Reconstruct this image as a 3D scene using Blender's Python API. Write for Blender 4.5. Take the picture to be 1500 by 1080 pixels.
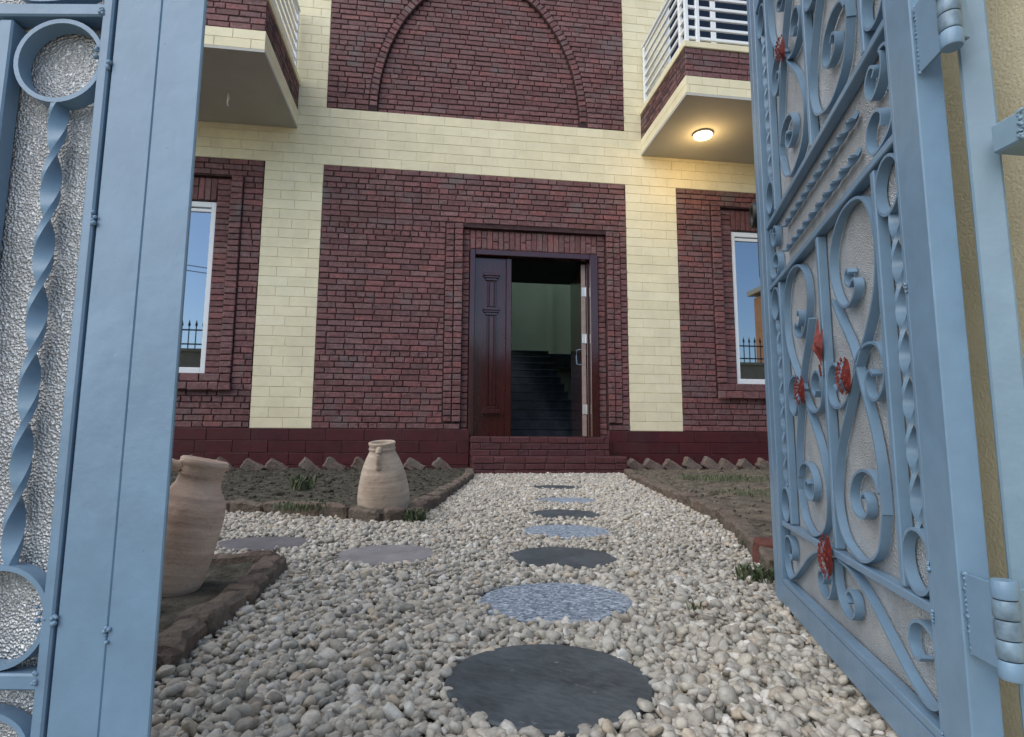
import bpy, math, random
import numpy as np
from mathutils import Vector, Matrix, noise
random.seed(7); RNG = np.random.default_rng(7)
S = bpy.context.scene
for o in list(bpy.data.objects): bpy.data.objects.remove(o)
C = S.collection
rad = math.radians

# ---------------------------------------------------------------- camera, sky, sun, exposure
CAM_Z = 0.41
cd = bpy.data.cameras.new('camera'); cam = bpy.data.objects.new('camera', cd); C.objects.link(cam); S.camera = cam
cd.sensor_width = 36.0; cd.lens = 856.0/1500*36; cd.clip_start = 0.02; cd.clip_end = 2000
cam.location = (0, 0, CAM_Z)
cam.matrix_world = Matrix.Translation((0, 0, CAM_Z)) @ Matrix.Rotation(rad(-7.757), 4, 'Z') @ Matrix.Rotation(rad(90+7.155), 4, 'X') @ Matrix.Rotation(rad(0.306), 4, 'Z')
W = bpy.data.worlds.new('World'); S.world = W; W.use_nodes = True
nt = W.node_tree; bg = nt.nodes['Background']
sky = nt.nodes.new('ShaderNodeTexSky'); sky.sky_type = 'NISHITA'; sky.sun_disc = False
SUN_EL, SUN_AZ = 47, 242           # azimuth clockwise from +Y: high on the left, diffused by haze
sky.sun_elevation = rad(SUN_EL); sky.sun_rotation = rad(SUN_AZ); sky.air_density = 1.0; sky.dust_density = 0.7; sky.ozone_density = 1.0
nt.links.new(sky.outputs[0], bg.inputs[0]); bg.inputs[1].default_value = 0.10
ld = bpy.data.lights.new('sun', 'SUN'); sun = bpy.data.objects.new('sun', ld); C.objects.link(sun)
ld.energy = 1.5; ld.angle = rad(85); ld.color = (1.0, 0.94, 0.84)
sd = Vector((math.sin(rad(SUN_AZ))*math.cos(rad(SUN_EL)), math.cos(rad(SUN_AZ))*math.cos(rad(SUN_EL)), math.sin(rad(SUN_EL))))
sun.rotation_euler = sd.to_track_quat('Z', 'Y').to_euler(); sun.location = (0, -10, 20)
S.view_settings.view_transform = 'Standard'; S.view_settings.look = 'None'; S.view_settings.gamma = 1.0
S.view_settings.exposure = 1.08
S.render.engine = 'CYCLES'

# ---------------------------------------------------------------- materials
def newmat(name):
    m = bpy.data.materials.new(name); m.use_nodes = True
    return m, m.node_tree, m.node_tree.nodes['Principled BSDF']
def nd(t, kind, **kw):
    n = t.nodes.new(kind)
    for k, v in kw.items(): setattr(n, k, v)
    return n
def worldpos(t): return nd(t, 'ShaderNodeNewGeometry').outputs['Position']
def noise_tex(t, vec, scale, detail=4, rough=0.55):
    n = nd(t, 'ShaderNodeTexNoise'); n.inputs['Scale'].default_value = scale; n.inputs['Detail'].default_value = detail
    n.inputs['Roughness'].default_value = rough; t.links.new(vec, n.inputs['Vector']); return n.outputs['Fac']
def ramp(t, fac, stops):
    r = nd(t, 'ShaderNodeValToRGB'); e = r.color_ramp.elements
    while len(e) < len(stops): e.new(0.5)
    for q, (p, c) in zip(e, stops): q.position = p; q.color = (*c, 1) if len(c) == 3 else c
    t.links.new(fac, r.inputs[0]); return r.outputs[0]
def mixc(t, a, b, fac, mode='MIX'):
    m = nd(t, 'ShaderNodeMix', data_type='RGBA', blend_type=mode)
    for s, v in ((m.inputs[0], fac), (m.inputs[6], a), (m.inputs[7], b)):
        if hasattr(v, 'links'): t.links.new(v, s)
        else: s.default_value = v if not isinstance(v, tuple) else (*v, 1)[:4]
    return m.outputs[2]
def bump(t, bsdf, h, strength, dist, prev=None):
    b = nd(t, 'ShaderNodeBump'); b.inputs['Strength'].default_value = strength; b.inputs['Distance'].default_value = dist
    t.links.new(h, b.inputs['Height'])
    if prev is not None: t.links.new(prev, b.inputs['Normal'])
    t.links.new(b.outputs[0], bsdf.inputs['Normal']); return b.outputs[0]
def piece_random(t):
    a = nd(t, 'ShaderNodeObjectInfo').outputs['Random']; b = nd(t, 'ShaderNodeNewGeometry').outputs['Random Per Island']
    s = nd(t, 'ShaderNodeMath', operation='ADD'); t.links.new(a, s.inputs[0]); t.links.new(b, s.inputs[1])
    f = nd(t, 'ShaderNodeMath', operation='FRACT'); t.links.new(s.outputs[0], f.inputs[0]); return f.outputs[0]
def simple(name, col, rough=0.6, metal=0.0, var=0.25, scale=8, bstr=0.25, bdist=0.004, bscale=60, spec=0.5):
    m, t, b = newmat(name); p = worldpos(t)
    n = noise_tex(t, p, scale, 5)
    lo = tuple(c*(1-var) for c in col); hi = tuple(min(1, c*(1+var)) for c in col)
    t.links.new(ramp(t, n, [(0.3, lo), (0.7, hi)]), b.inputs['Base Color'])
    b.inputs['Roughness'].default_value = rough; b.inputs['Metallic'].default_value = metal
    b.inputs['Specular IOR Level'].default_value = spec
    if bstr: bump(t, b, noise_tex(t, p, bscale, 4), bstr, bdist)
    return m
def piecewise(name, stops, rough=0.6, nvar=0.25, nscale=14, bstr=0.5, bdist=0.004, bscale=70, spec=0.4, stain=None):
    m, t, b = newmat(name); p = worldpos(t); r = piece_random(t)
    c = ramp(t, r, stops)
    g = ramp(t, noise_tex(t, p, nscale, 6, 0.65), [(0.25, (1-nvar,)*3), (0.75, (1+nvar*0.6,)*3)])
    c = mixc(t, c, g, 1.0, 'MULTIPLY')
    if stain:
        sc, col, lo, hi = stain
        f = ramp(t, noise_tex(t, p, sc, 5, 0.6), [(lo, (0, 0, 0)), (hi, (1, 1, 1))])
        c = mixc(t, c, col, f)
    t.links.new(c, b.inputs['Base Color']); b.inputs['Roughness'].default_value = rough
    b.inputs['Specular IOR Level'].default_value = spec
    n1 = bump(t, b, noise_tex(t, p, bscale, 5, 0.6), bstr, bdist)
    return m
M = {}
M['brick'] = piecewise('painted_brick', [(0, (.135, .054, .052)), (.25, (.185, .075, .072)), (.45, (.165, .086, .085)), (.65, (.23, .085, .079)), (.8, (.15, .070, .070)), (.92, (.215, .108, .103)), (1, (.13, .066, .066))],
                       rough=.62, nvar=.55, nscale=26, bstr=.9, bdist=.007, bscale=60, stain=(3.4, (.145, .112, .108), .56, .72))
M['mortar'] = simple('painted_mortar', (.048, .021, .022), .85, var=.45, scale=12, bstr=.8, bdist=.006)
M['cream'] = piecewise('cream_painted_block', [(0, (.745, .665, .445)), (.3, (.80, .72, .49)), (.6, (.77, .69, .46)), (1, (.81, .735, .51))], rough=.6, nvar=.12, nscale=4.5, bstr=.35, bdist=.005, bscale=35, stain=(5.5, (.66, .60, .44), .60, .85))
M['creamjoint'] = simple('cream_painted_joint', (.725, .65, .445), .7, var=.08, scale=10)
M['plinth'] = piecewise('maroon_plinth', [(0, (.066, .013, .015)), (.5, (.080, .016, .018)), (1, (.062, .014, .018))], rough=.42, nvar=.3, nscale=9, bstr=.4, bdist=.005, bscale=30, stain=(2.2, (.06, .03, .032), .55, .85))
M['step'] = piecewise('maroon_step_brick', [(0, (.085, .026, .028)), (.5, (.105, .034, .035)), (1, (.075, .028, .032))], rough=.5, nvar=.35, nscale=20, bstr=.6, bdist=.005, bscale=50)
M['plinthjoint'] = simple('plinth_joint', (.12, .055, .06), .7, var=.3, scale=15)
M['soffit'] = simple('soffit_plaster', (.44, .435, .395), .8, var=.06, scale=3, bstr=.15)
M['white'] = simple('white_aluminium', (.78, .80, .80), .35, var=.04, scale=4, bstr=0)
M['wood'] = None
M['plaster_green'] = simple('green_plaster', (.62, .72, .62), .75, var=.06, scale=2, bstr=.1)
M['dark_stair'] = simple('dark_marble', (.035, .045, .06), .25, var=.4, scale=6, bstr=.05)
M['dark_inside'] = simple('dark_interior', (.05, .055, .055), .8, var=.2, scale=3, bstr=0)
M['terracotta'] = None
M['mud'] = piecewise('mud_brick', [(0, (.15, .122, .10)), (.5, (.185, .15, .122)), (1, (.16, .12, .098))], rough=.95, nvar=.45, nscale=28, bstr=1, bdist=.015, bscale=45, spec=.1)
M['edging'] = piecewise('muddy_red_brick', [(0, (.17, .13, .11)), (.5, (.20, .14, .115)), (1, (.155, .122, .10))], rough=.95, nvar=.5, nscale=22, bstr=1, bdist=.012, bscale=50, spec=.1, stain=(9, (.165, .148, .125), .45, .65))
M['soil'] = simple('garden_soil', (.085, .078, .062), .98, var=.5, scale=14, bstr=1, bdist=.02, bscale=45, spec=.05)
M['sand_soil'] = simple('dry_soil', (.145, .125, .098), .98, var=.45, scale=10, bstr=1, bdist=.02, bscale=40, spec=.05)
M['dust'] = simple('dusty_ground', (.30, .26, .20), .95, var=.3, scale=1.5, bstr=.6, bdist=.01)
M['gravelbase'] = simple('gravel_base', (.06, .052, .042), .95, var=.5, scale=60, bstr=1, bdist=.01, bscale=120)  # extra dark: shade in the gaps between pebbles is put into this colour
M['pebble'] = piecewise('river_pebble', [(0, (.27, .24, .20)), (.12, (.50, .46, .385)), (.28, (.39, .37, .33)), (.45, (.56, .51, .42)), (.6, (.44, .40, .335)), (.74, (.66, .63, .56)), (.86, (.31, .28, .24)), (.94, (.52, .43, .32)), (1, (.74, .71, .65))],
                        rough=.6, nvar=.36, nscale=85, bstr=.55, bdist=.003, bscale=130, spec=.4)
M['slate'] = None
M['leaf'] = piecewise('weed_green', [(0, (.07, .095, .045)), (.5, (.09, .12, .055)), (1, (.14, .15, .085))], rough=.7, nvar=.3, nscale=30, bstr=0.1)
M['black'] = simple('black_iron', (.012, .012, .013), .4, metal=.2, var=.2, bstr=.1)
M['red'] = simple('red_enamel', (.17, .022, .016), .55, var=.4, scale=90, bstr=.5, bdist=.002, bscale=150)
M['rough_cream'] = simple('rough_cream_render', (.66, .59, .41), .9, var=.10, scale=9, bstr=.5, bdist=.003, bscale=240)
M['hinge_steel'] = simple('bare_hinge', (.15, .22, .28), .4, metal=.15, var=.4, scale=60, bstr=.3, bdist=.002)
M['tan'] = simple('tan_wall', (.40, .34, .24), .85, var=.1)
M['orange'] = simple('orange_brick', (.45, .20, .08), .85, var=.3, scale=12)
M['chrome'] = simple('white_hinge_plate', (.62, .62, .60), .3, metal=.4, var=.1, bstr=0)
M['light_wood'] = simple('door_edge_wood', (.30, .22, .19), .5, var=.2, scale=12, bstr=.1)

def paint_mat(name, col, rough):
    m, t, b = newmat(name); p = worldpos(t)
    n1 = noise_tex(t, p, 18, 5); c = ramp(t, n1, [(.3, tuple(x*.90 for x in col)), (.7, tuple(x*1.08 for x in col))])
    # chips, rust freckles and grime patches with their own shapes
    f = ramp(t, noise_tex(t, p, 120, 3, .6), [(.735, (0, 0, 0)), (.765, (.8, .8, .8))]); c = mixc(t, c, (.12, .12, .12), f)
    g1 = noise_tex(t, p, 26, 6, .7); f = ramp(t, g1, [(.62, (0, 0, 0)), (.85, (.35, .35, .35))]); c = mixc(t, c, (.16, .19, .20), f)
    f = ramp(t, noise_tex(t, p, 33, 6, .78), [(.705, (0, 0, 0)), (.74, (.75, .75, .75))]); c = mixc(t, c, (.14, .085, .055), f)
    f = ramp(t, noise_tex(t, p, 60, 5, .75), [(.70, (0, 0, 0)), (.76, (.5, .5, .5))]); c = mixc(t, c, (.36, .46, .55), f)
    t.links.new(c, b.inputs['Base Color']); b.inputs['Roughness'].default_value = rough
    # brush streaks and runs
    mp = nd(t, 'ShaderNodeMapping'); mp.inputs['Scale'].default_value = (30, 30, 9); t.links.new(p, mp.inputs[0])
    s = noise_tex(t, mp.outputs[0], 2.2, 4)
    n = bump(t, b, s, .07, .003); b2 = bump(t, b, noise_tex(t, p, 48, 5, .55), .35, .0022, n)
    return m
M['paint'] = paint_mat('grey_blue_gate_paint', (.160, .258, .362), .34)
M['paint_post'] = paint_mat('grey_blue_post_paint', (.17, .26, .33), .42)

def sheet_mat():
    m, t, b = newmat('embossed_sheet'); p = worldpos(t)
    v = nd(t, 'ShaderNodeTexVoronoi', feature='SMOOTH_F1'); v.inputs['Scale'].default_value = 460; v.inputs['Smoothness'].default_value = .6; v.inputs['Randomness'].default_value = 1
    t.links.new(p, v.inputs['Vector'])
    c = ramp(t, noise_tex(t, p, 14, 4), [(.3, (.44, .45, .45)), (.7, (.62, .62, .61))])
    t.links.new(c, b.inputs['Base Color']); b.inputs['Metallic'].default_value = .55; b.inputs['Roughness'].default_value = .40
    n = bump(t, b, v.outputs['Distance'], .8, .0045)
    return m
M['sheet'] = sheet_mat()
def wood_mat():
    m, t, b = newmat('varnished_red_wood'); p = worldpos(t)
    mp = nd(t, 'ShaderNodeMapping'); mp.inputs['Scale'].default_value = (28, 28, 2.2); t.links.new(p, mp.inputs[0])
    c = ramp(t, noise_tex(t, mp.outputs[0], 2, 6, .6), [(.3, (.026, .005, .006)), (.6, (.052, .009, .009)), (.8, (.034, .006, .007))])
    t.links.new(c, b.inputs['Base Color']); b.inputs['Roughness'].default_value = .16; b.inputs['Coat Weight'].default_value = .6; b.inputs['Coat Roughness'].default_value = .12
    bump(t, b, noise_tex(t, mp.outputs[0], 3, 4), .08, .002); return m
M['wood'] = wood_mat()
def clay_mat(name, c0, c1, c2):
    m, t, b = newmat(name)
    tc = nd(t, 'ShaderNodeTexCoord').outputs['Object']
    n = noise_tex(t, tc, 7, 6, .65); c = ramp(t, n, [(.3, c0), (.5, c1), (.72, c2)])
    mp = nd(t, 'ShaderNodeMapping'); mp.inputs['Scale'].default_value = (3, 3, 45); t.links.new(tc, mp.inputs[0])
    rg = noise_tex(t, mp.outputs[0], 1.6, 4)
    c = mixc(t, c, ramp(t, rg, [(.35, (.80, .78, .76)), (.65, (1.08, 1.06, 1.04))]), 1.0, 'MULTIPLY')
    st = ramp(t, noise_tex(t, tc, 13, 4, .7), [(.62, (0, 0, 0)), (.72, (1, 1, 1))])
    c = mixc(t, c, tuple(x*.6 for x in c0), st)
    t.links.new(c, b.inputs['Base Color']); b.inputs['Roughness'].default_value = .88; b.inputs['Specular IOR Level'].default_value = .2
    n1 = bump(t, b, rg, .45, .005); bump(t, b, noise_tex(t, tc, 45, 6, .65), .8, .006, n1); return m
M['clay_near'] = clay_mat('pinkish_terracotta', (.50, .33, .26), (.58, .43, .345), (.63, .52, .43))
M['clay_far'] = clay_mat('pale_terracotta', (.42, .325, .255), (.50, .415, .335), (.53, .465, .385))
def slate_mat(name, a, b_, sx, rough=.55):
    m, t, b = newmat(name); p = nd(t, 'ShaderNodeTexCoord').outputs['Object']
    mp = nd(t, 'ShaderNodeMapping'); mp.inputs['Scale'].default_value = sx; t.links.new(p, mp.inputs[0])
    fine = noise_tex(t, mp.outputs[0], 55, 8, .75); broad = noise_tex(t, p, 7, 4, .6)
    mx = nd(t, 'ShaderNodeMath', operation='MULTIPLY_ADD'); mx.inputs[1].default_value = .55; t.links.new(fine, mx.inputs[0])
    m2 = nd(t, 'ShaderNodeMath', operation='MULTIPLY'); m2.inputs[1].default_value = .45; t.links.new(broad, m2.inputs[0]); t.links.new(m2.outputs[0], mx.inputs[2])
    c = ramp(t, mx.outputs[0], [(.36, a), (.66, b_)])
    f = ramp(t, noise_tex(t, p, 38, 3, .6), [(.68, (0, 0, 0)), (.75, (.6, .6, .6))]); c = mixc(t, c, tuple(min(1, x*2.2) for x in b_), f)
    t.links.new(c, b.inputs['Base Color']); b.inputs['Roughness'].default_value = rough
    bump(t, b, fine, .4, .002); return m
M['slate'] = slate_mat('dark_slate', (.026, .034, .041), (.105, .125, .140), (.6, 1.6, 1))
M['slate_pale'] = slate_mat('worn_grey_slate', (.15, .14, .145), (.30, .285, .29), (.5, 1.2, 1), .7)
M['slate_violet'] = slate_mat('violet_grey_slate', (.085, .08, .09), (.17, .16, .17), (.5, 1.2, 1), .7)
def granite_mat():
    m, t, b = newmat('speckled_blue_granite'); p = nd(t, 'ShaderNodeTexCoord').outputs['Object']
    v = nd(t, 'ShaderNodeTexVoronoi'); v.inputs['Scale'].default_value = 135; t.links.new(p, v.inputs['Vector'])
    c = ramp(t, v.outputs['Color'], [(0, (.05, .065, .09)), (.3, (.16, .20, .255)), (.6, (.25, .305, .37)), (1, (.58, .62, .67))])
    t.links.new(c, b.inputs['Base Color']); b.inputs['Roughness'].default_value = .6
    bump(t, b, v.outputs['Distance'], .5, .002); return m
M['granite'] = granite_mat()
def glass_mat(name, col, metal=1.0):
    m, t, b = newmat(name); b.inputs['Base Color'].default_value = (*col, 1); b.inputs['Metallic'].default_value = metal; b.inputs['Roughness'].default_value = .015; return m
M['glass'] = glass_mat('reflective_glass', (.30, .35, .40))
M['glass_dark'] = glass_mat('dark_glass', (.06, .065, .07))
def lamp_mat():
    m, t, b = newmat('lit_diffuser'); b.inputs['Base Color'].default_value = (1, .9, .7, 1)
    b.inputs['Emission Color'].default_value = (1, .74, .36, 1); b.inputs['Emission Strength'].default_value = 9; return m
M['lamp'] = lamp_mat()

# ---------------------------------------------------------------- mesh helpers
class MB:
    def __init__(s): s.v = []; s.f = []; s.m = []
    def add(s, vs, fs, mi=0):
        n = len(s.v); s.v += [tuple(map(float, q)) for q in vs]; s.f += [tuple(i+n for i in f) for f in fs]; s.m += [mi]*len(fs)
    def box(s, x0, x1, y0, y1, z0, z1, mi=0, T=None, bev=0.0):
        if bev > 0: return s.bbox(x0, x1, y0, y1, z0, z1, bev, mi, T)
        vs = [(x, y, z) for z in (z0, z1) for y in (y0, y1) for x in (x0, x1)]
        if T is not None: vs = [T @ Vector(q) for q in vs]
        s.add(vs, [(0, 2, 3, 1), (4, 5, 7, 6), (0, 1, 5, 4), (2, 6, 7, 3), (0, 4, 6, 2), (1, 3, 7, 5)], mi)
    def bbox(s, x0, x1, y0, y1, z0, z1, b, mi=0, T=None):
        # box with chamfered edges: 24 vertices
        X = (x0, x1); Y = (y0, y1); Z = (z0, z1); sg = (1, -1); vs = []; idx = {}
        for i in (0, 1):
            for j in (0, 1):
                for k in (0, 1):
                    for a in range(3):
                        q = [X[i], Y[j], Z[k]]
                        for c_, (w, e) in enumerate(((i, X), (j, Y), (k, Z))):
                            if c_ != a: q[c_] += sg[w]*b
                        idx[(i, j, k, a)] = len(vs); vs.append(q)
        I = lambda i, j, k, a: idx[(i, j, k, a)]
        fs = []
        for a in range(3):
            for e in (0, 1):
                def key(p, q):
                    l = [0, 0, 0]; l[a] = e; l[(a+1) % 3] = p; l[(a+2) % 3] = q; return (*l, a)
                r = [idx[key(0, 0)], idx[key(1, 0)], idx[key(1, 1)], idx[key(0, 1)]]
                fs.append(tuple(r if e else r[::-1]))
        for a in range(3):
            b1, c1 = (a+1) % 3, (a+2) % 3
            for p in (0, 1):
                for q in (0, 1):
                    def kk(e, ax):
                        l = [0, 0, 0]; l[a] = e; l[b1] = p; l[c1] = q; return idx[(*l, ax)]
                    r = [kk(0, b1), kk(1, b1), kk(1, c1), kk(0, c1)]
                    fs.append(tuple(r if (p == q) else r[::-1]))
        for i in (0, 1):
            for j in (0, 1):
                for k in (0, 1):
                    r = [I(i, j, k, 0), I(i, j, k, 1), I(i, j, k, 2)]; fs.append(tuple(r if (i+j+k) % 2 else r[::-1]))
        if T is not None: vs = [T @ Vector(q) for q in vs]
        s.add(vs, fs, mi)
    def sweep(s, pts, normals, half_w, half_t, mi=0, closed=False):
        """rectangular bar along pts; normals[i] is the width direction"""
        pts = [Vector(p) for p in pts]; n = len(pts); rings = []
        for i, p in enumerate(pts):
            a = pts[(i-1) % n] if (i > 0 or closed) else p; b = pts[(i+1) % n] if (i < n-1 or closed) else p
            t = (b-a).normalized(); w = Vector(normals[i]).normalized(); u = t.cross(w).normalized()
            rings.append([p+w*half_w+u*half_t, p-w*half_w+u*half_t, p-w*half_w-u*half_t, p+w*half_w-u*half_t])
        vs = [q for r in rings for q in r]; fs = []
        for i in range(n if closed else n-1):
            j = (i+1) % n
            for k in range(4): fs.append((i*4+k, i*4+(k+1) % 4, j*4+(k+1) % 4, j*4+k))
        if not closed: fs += [(3, 2, 1, 0), tuple((n-1)*4+k for k in range(4))]
        s.add(vs, fs, mi)
    def tube(s, pts, r, seg=8, mi=0):
        pts = [Vector(p) for p in pts]; n = len(pts); vs = []; fs = []
        for i, p in enumerate(pts):
            t = (pts[min(i+1, n-1)]-pts[max(i-1, 0)]).normalized(); ref = Vector((0, 0, 1)) if abs(t.z) < .9 else Vector((1, 0, 0))
            u = t.cross(ref).normalized(); w = t.cross(u); rr = r[i] if hasattr(r, '__len__') else r
            vs += [p+(u*math.cos(2*math.pi*k/seg)+w*math.sin(2*math.pi*k/seg))*rr for k in range(seg)]
        for i in range(n-1):
            for k in range(seg): fs.append((i*seg+k, i*seg+(k+1) % seg, (i+1)*seg+(k+1) % seg, (i+1)*seg+k))
        fs += [tuple(range(seg))[::-1], tuple((n-1)*seg+k for k in range(seg))]
        s.add(vs, fs, mi)
    def lathe(s, prof, seg=48, mi=0, jit=0):
        n = len(prof); vs = []; fs = []
        for (r, z) in prof:
            for k in range(seg):
                a = 2*math.pi*k/seg; q = r*(1+jit*noise.noise(Vector((math.cos(a)*1.5, math.sin(a)*1.5, z*9)))); vs.append((q*math.cos(a), q*math.sin(a), z))
        for i in range(n-1):
            for k in range(seg): fs.append((i*seg+k, i*seg+(k+1) % seg, (i+1)*seg+(k+1) % seg, (i+1)*seg+k))
        s.add(vs, fs, mi)
    def build(s, name, mats, parent=None, smooth=False):
        me = bpy.data.meshes.new(name); me.from_pydata(s.v, [], s.f)
        for m in (mats if isinstance(mats, (list, tuple)) else [mats]): me.materials.append(m)
        if any(s.m): me.polygons.foreach_set('material_index', s.m)
        if smooth: me.polygons.foreach_set('use_smooth', [True]*len(s.f))
        me.update(); return link(name, me, parent)
def link(name, me, parent=None):
    o = bpy.data.objects.new(name, me); C.objects.link(o)
    if parent is not None: o.parent = parent
    return o
def tag(o, label=None, cat=None, group=None, kind=None):
    if label: o['label'] = label
    if cat: o['category'] = cat
    if group: o['group'] = group
    if kind: o['kind'] = kind
    return o
def thing(name, label, cat, loc=(0, 0, 0), rotz=0, group=None):
    o = bpy.data.objects.new(name, None); o.empty_display_size = .1; C.objects.link(o); o.location = loc; o.rotation_euler = (0, 0, rotz)
    return tag(o, label, cat, group)
def smooth_by_angle(o, deg=40):
    me = o.data; me.polygons.foreach_set('use_smooth', [True]*len(me.polygons)); me.set_sharp_from_angle(angle=rad(deg))
def np_mesh(name, V, F, mat, parent=None, smooth=True):
    """V (n,3), F (m,3) numpy triangles"""
    me = bpy.data.meshes.new(name); me.vertices.add(len(V)); me.vertices.foreach_set('co', V.astype(np.float32).ravel())
    k = F.shape[1]; me.loops.add(F.size); me.loops.foreach_set('vertex_index', F.astype(np.int32).ravel())
    me.polygons.add(len(F)); me.polygons.foreach_set('loop_start', np.arange(len(F), dtype=np.int32)*k)
    me.polygons.foreach_set('use_smooth', np.full(len(F), smooth)); me.materials.append(mat); me.update(calc_edges=True); me.validate()
    return link(name, me, parent)
def in_poly(P, poly):
    x, y = P[:, 0], P[:, 1]; r = np.zeros(len(P), bool); n = len(poly)
    for i in range(n):
        x0, y0 = poly[i]; x1, y1 = poly[(i+1) % n]
        c = ((y0 > y) != (y1 > y)) & (x < (x1-x0)*(y-y0)/((y1-y0) or 1e-9)+x0); r ^= c
    return r
def gz(y): return 0.008*min(max(y, 0), 7)

# ---------------------------------------------------------------- ground
gm = MB(); gm.add([(-300, -300, -.02), (300, -300, -.02), (300, 300, -.02), (-300, 300, -.02)], [(0, 1, 2, 3)])
tag(gm.build('ground', M['dust']), kind='structure')
LEFT_EDGE = [(-6.5, 3.75), (-1.6, 3.42), (-1.074, 3.344), (-.742, 3.26), (-.43, 3.03), (-.22, 2.89), (-.095, 2.95), (.042, 3.705), (.36, 5.63), (.42, 6.45)]
RIGHT_EDGE = [(2.2, 6.45), (1.95, 5.552), (1.71, 4.305), (1.58, 3.584), (1.466, 2.987), (1.394, 2.638), (1.227, 2.169), (1.06, 1.732), (1.0, 1.45)]
PLANTER = [(-.46, 1.10), (-.467, 1.30), (-.455, 1.46), (-.453, 1.66), (-.456, 1.90), (-.557, 2.06), (-.66, 2.04), (-1.4, 2.0), (-1.4, .9), (-.5, .9)]
GRAVEL = LEFT_EDGE + RIGHT_EDGE + [(1.0, 1.1), (.75, .62), (-6.5, .62)]
LEFT_BED = LEFT_EDGE + [(.42, 6.99), (-6.5, 6.99)]
RIGHT_BED = RIGHT_EDGE + [(7.5, 1.2), (7.5, 6.99), (2.2, 6.99)]
def patch(name, poly, step, mat, zoff, amp, kind='structure', fs=6.0):
    P = np.array(poly); x0, y0 = P.min(0); x1, y1 = P.max(0)
    xs = np.arange(x0, x1+step, step); ys = np.arange(y0, y1+step, step)
    gx, gy = np.meshgrid(xs, ys); cen = np.stack([(gx[:-1, :-1]+step/2).ravel(), (gy[:-1, :-1]+step/2).ravel()], 1)
    keep = in_poly(cen, poly); nx = len(xs)
    I, J = np.meshgrid(np.arange(nx-1), np.arange(len(ys)-1)); a = (J*nx+I).ravel()[keep]
    F = np.stack([a, a+1, a+nx+1, a+nx], 1); used = np.unique(F); rm = np.full(nx*len(ys), -1); rm[used] = np.arange(len(used))
    V = []
    for k in used:
        x = xs[k % nx]; y = ys[k//nx]
        z = gz(y)+zoff+(amp*(noise.noise(Vector((x*fs, y*fs, 3)))+.5*noise.noise(Vector((x*fs*3.1, y*fs*3.1, 9)))+.3*noise.noise(Vector((x*fs*9, y*fs*9, 1)))) if amp else 0)
        V.append((x, y, z))
    return tag(np_mesh(name, np.array(V), rm[F], mat), kind=kind)
patch('gravel_bed', GRAVEL, .12, M['gravelbase'], -.006, 0)
patch('garden_soil', LEFT_BED, .045, M['soil'], .045, .016)
patch('garden_soil', RIGHT_BED, .045, M['sand_soil'], .045, .016)
patch('planter_soil', PLANTER, .03, M['soil'], .03, .012)

# ---------------------------------------------------------------- the house
house = thing('house', 'two-storey house of dark red painted brick and cream blocks with two balconies', 'house', (0, 0, 0))
HX0, HX1, HZ = -7.0, 9.2, 8.2
XS = [HX0, -2.05, -1.37, 2.43, 3.12, HX1]
def region(x, z):
    if z < .55: return 'plinth'
    if 3.745 < z < 4.485: return 'cream'
    if -2.05 < x < -1.37 or 2.43 < x < 3.12: return 'cream'
    if z > 4.485: return 'brick' if (-1.37 < x < 2.43 and z < 7.6) else 'cream'
    return 'brick'
RC = {'brick': 0, 'cream': 1, 'plinth': 2}
DOOR_REC = (.335, 2.16, .04, 3.055); DOOR_OPEN = (.421, 2.055, .47, 2.793)
WIN = [(-3.92, -2.59), (3.905, 5.235)]
WIN_REC = [(a-.17, b+.17, 1.165, 3.52) for a, b in WIN]; WIN_OPEN = [(a, b, 1.165, 3.225) for a, b in WIN]
UPPER = (-1.37, 2.43, 4.485, 7.6); BALDOOR = [(-3.6, -2.15, 4.62, 6.9), (3.05, 5.2, 4.62, 6.9)]
def wall_grid(mb, y0, y1, holes, zmin=-.02):
    xs = sorted(set(XS+[v for h in holes for v in h[:2]])); zs = sorted(set([zmin, .55, 3.745, 4.485, 7.6, HZ]+[v for h in holes for v in h[2:]]))
    for i in range(len(xs)-1):
        for k in range(len(zs)-1):
            cx = (xs[i]+xs[i+1])/2; cz = (zs[k]+zs[k+1])/2
            if any(h[0] < cx < h[1] and h[2] < cz < h[3] for h in holes): continue
            mb.box(xs[i], xs[i+1], y0, y1, zs[k], zs[k+1], RC[region(cx, cz)])
wm = MB()
wall_grid(wm, 7.0, 7.06, [DOOR_REC]+WIN_REC+[UPPER]+BALDOOR)
wall_grid(wm, 7.06, 7.35, [DOOR_OPEN]+WIN_OPEN+BALDOOR)
# pointed-oval arch recess in the upper panel: mortar sheet outside the arch
AC, AW, AZ, AH = .535, 1.30, 4.52, 1.93
def arch_w(z, grow=0.0):
    a, h = AW+grow, AH+grow; t = (z-AZ)/h
    return a if t <= 0 else (0.0 if t >= 1 else a*math.sqrt(1-t*t))
N = 40
xs = [AC-AW*math.cos(math.pi*i/N) for i in range(N+1)]
az = lambda x: AZ+AH*math.sqrt(max(0, 1-((x-AC)/AW)**2))
for i in range(N):
    a, b = xs[i], xs[i+1]; wm.add([(a, 7.0, az(a)), (b, 7.0, az(b)), (b, 7.0, 7.6), (a, 7.0, 7.6), (a, 7.06, az(a)), (b, 7.06, az(b))], [(0, 1, 2, 3), (0, 4, 5, 1)])
for a, b in ((-1.37, AC-AW), (AC+AW, 2.43)): wm.add([(a, 7, 4.485), (b, 7, 4.485), (b, 7, 7.6), (a, 7, 7.6)], [(0, 1, 2, 3)])
wm.add([(AC-AW, 7, 4.485), (AC-AW, 7, AZ), (AC-AW, 7.06, AZ), (AC-AW, 7.06, 4.485)], [(0, 1, 2, 3)])
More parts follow.
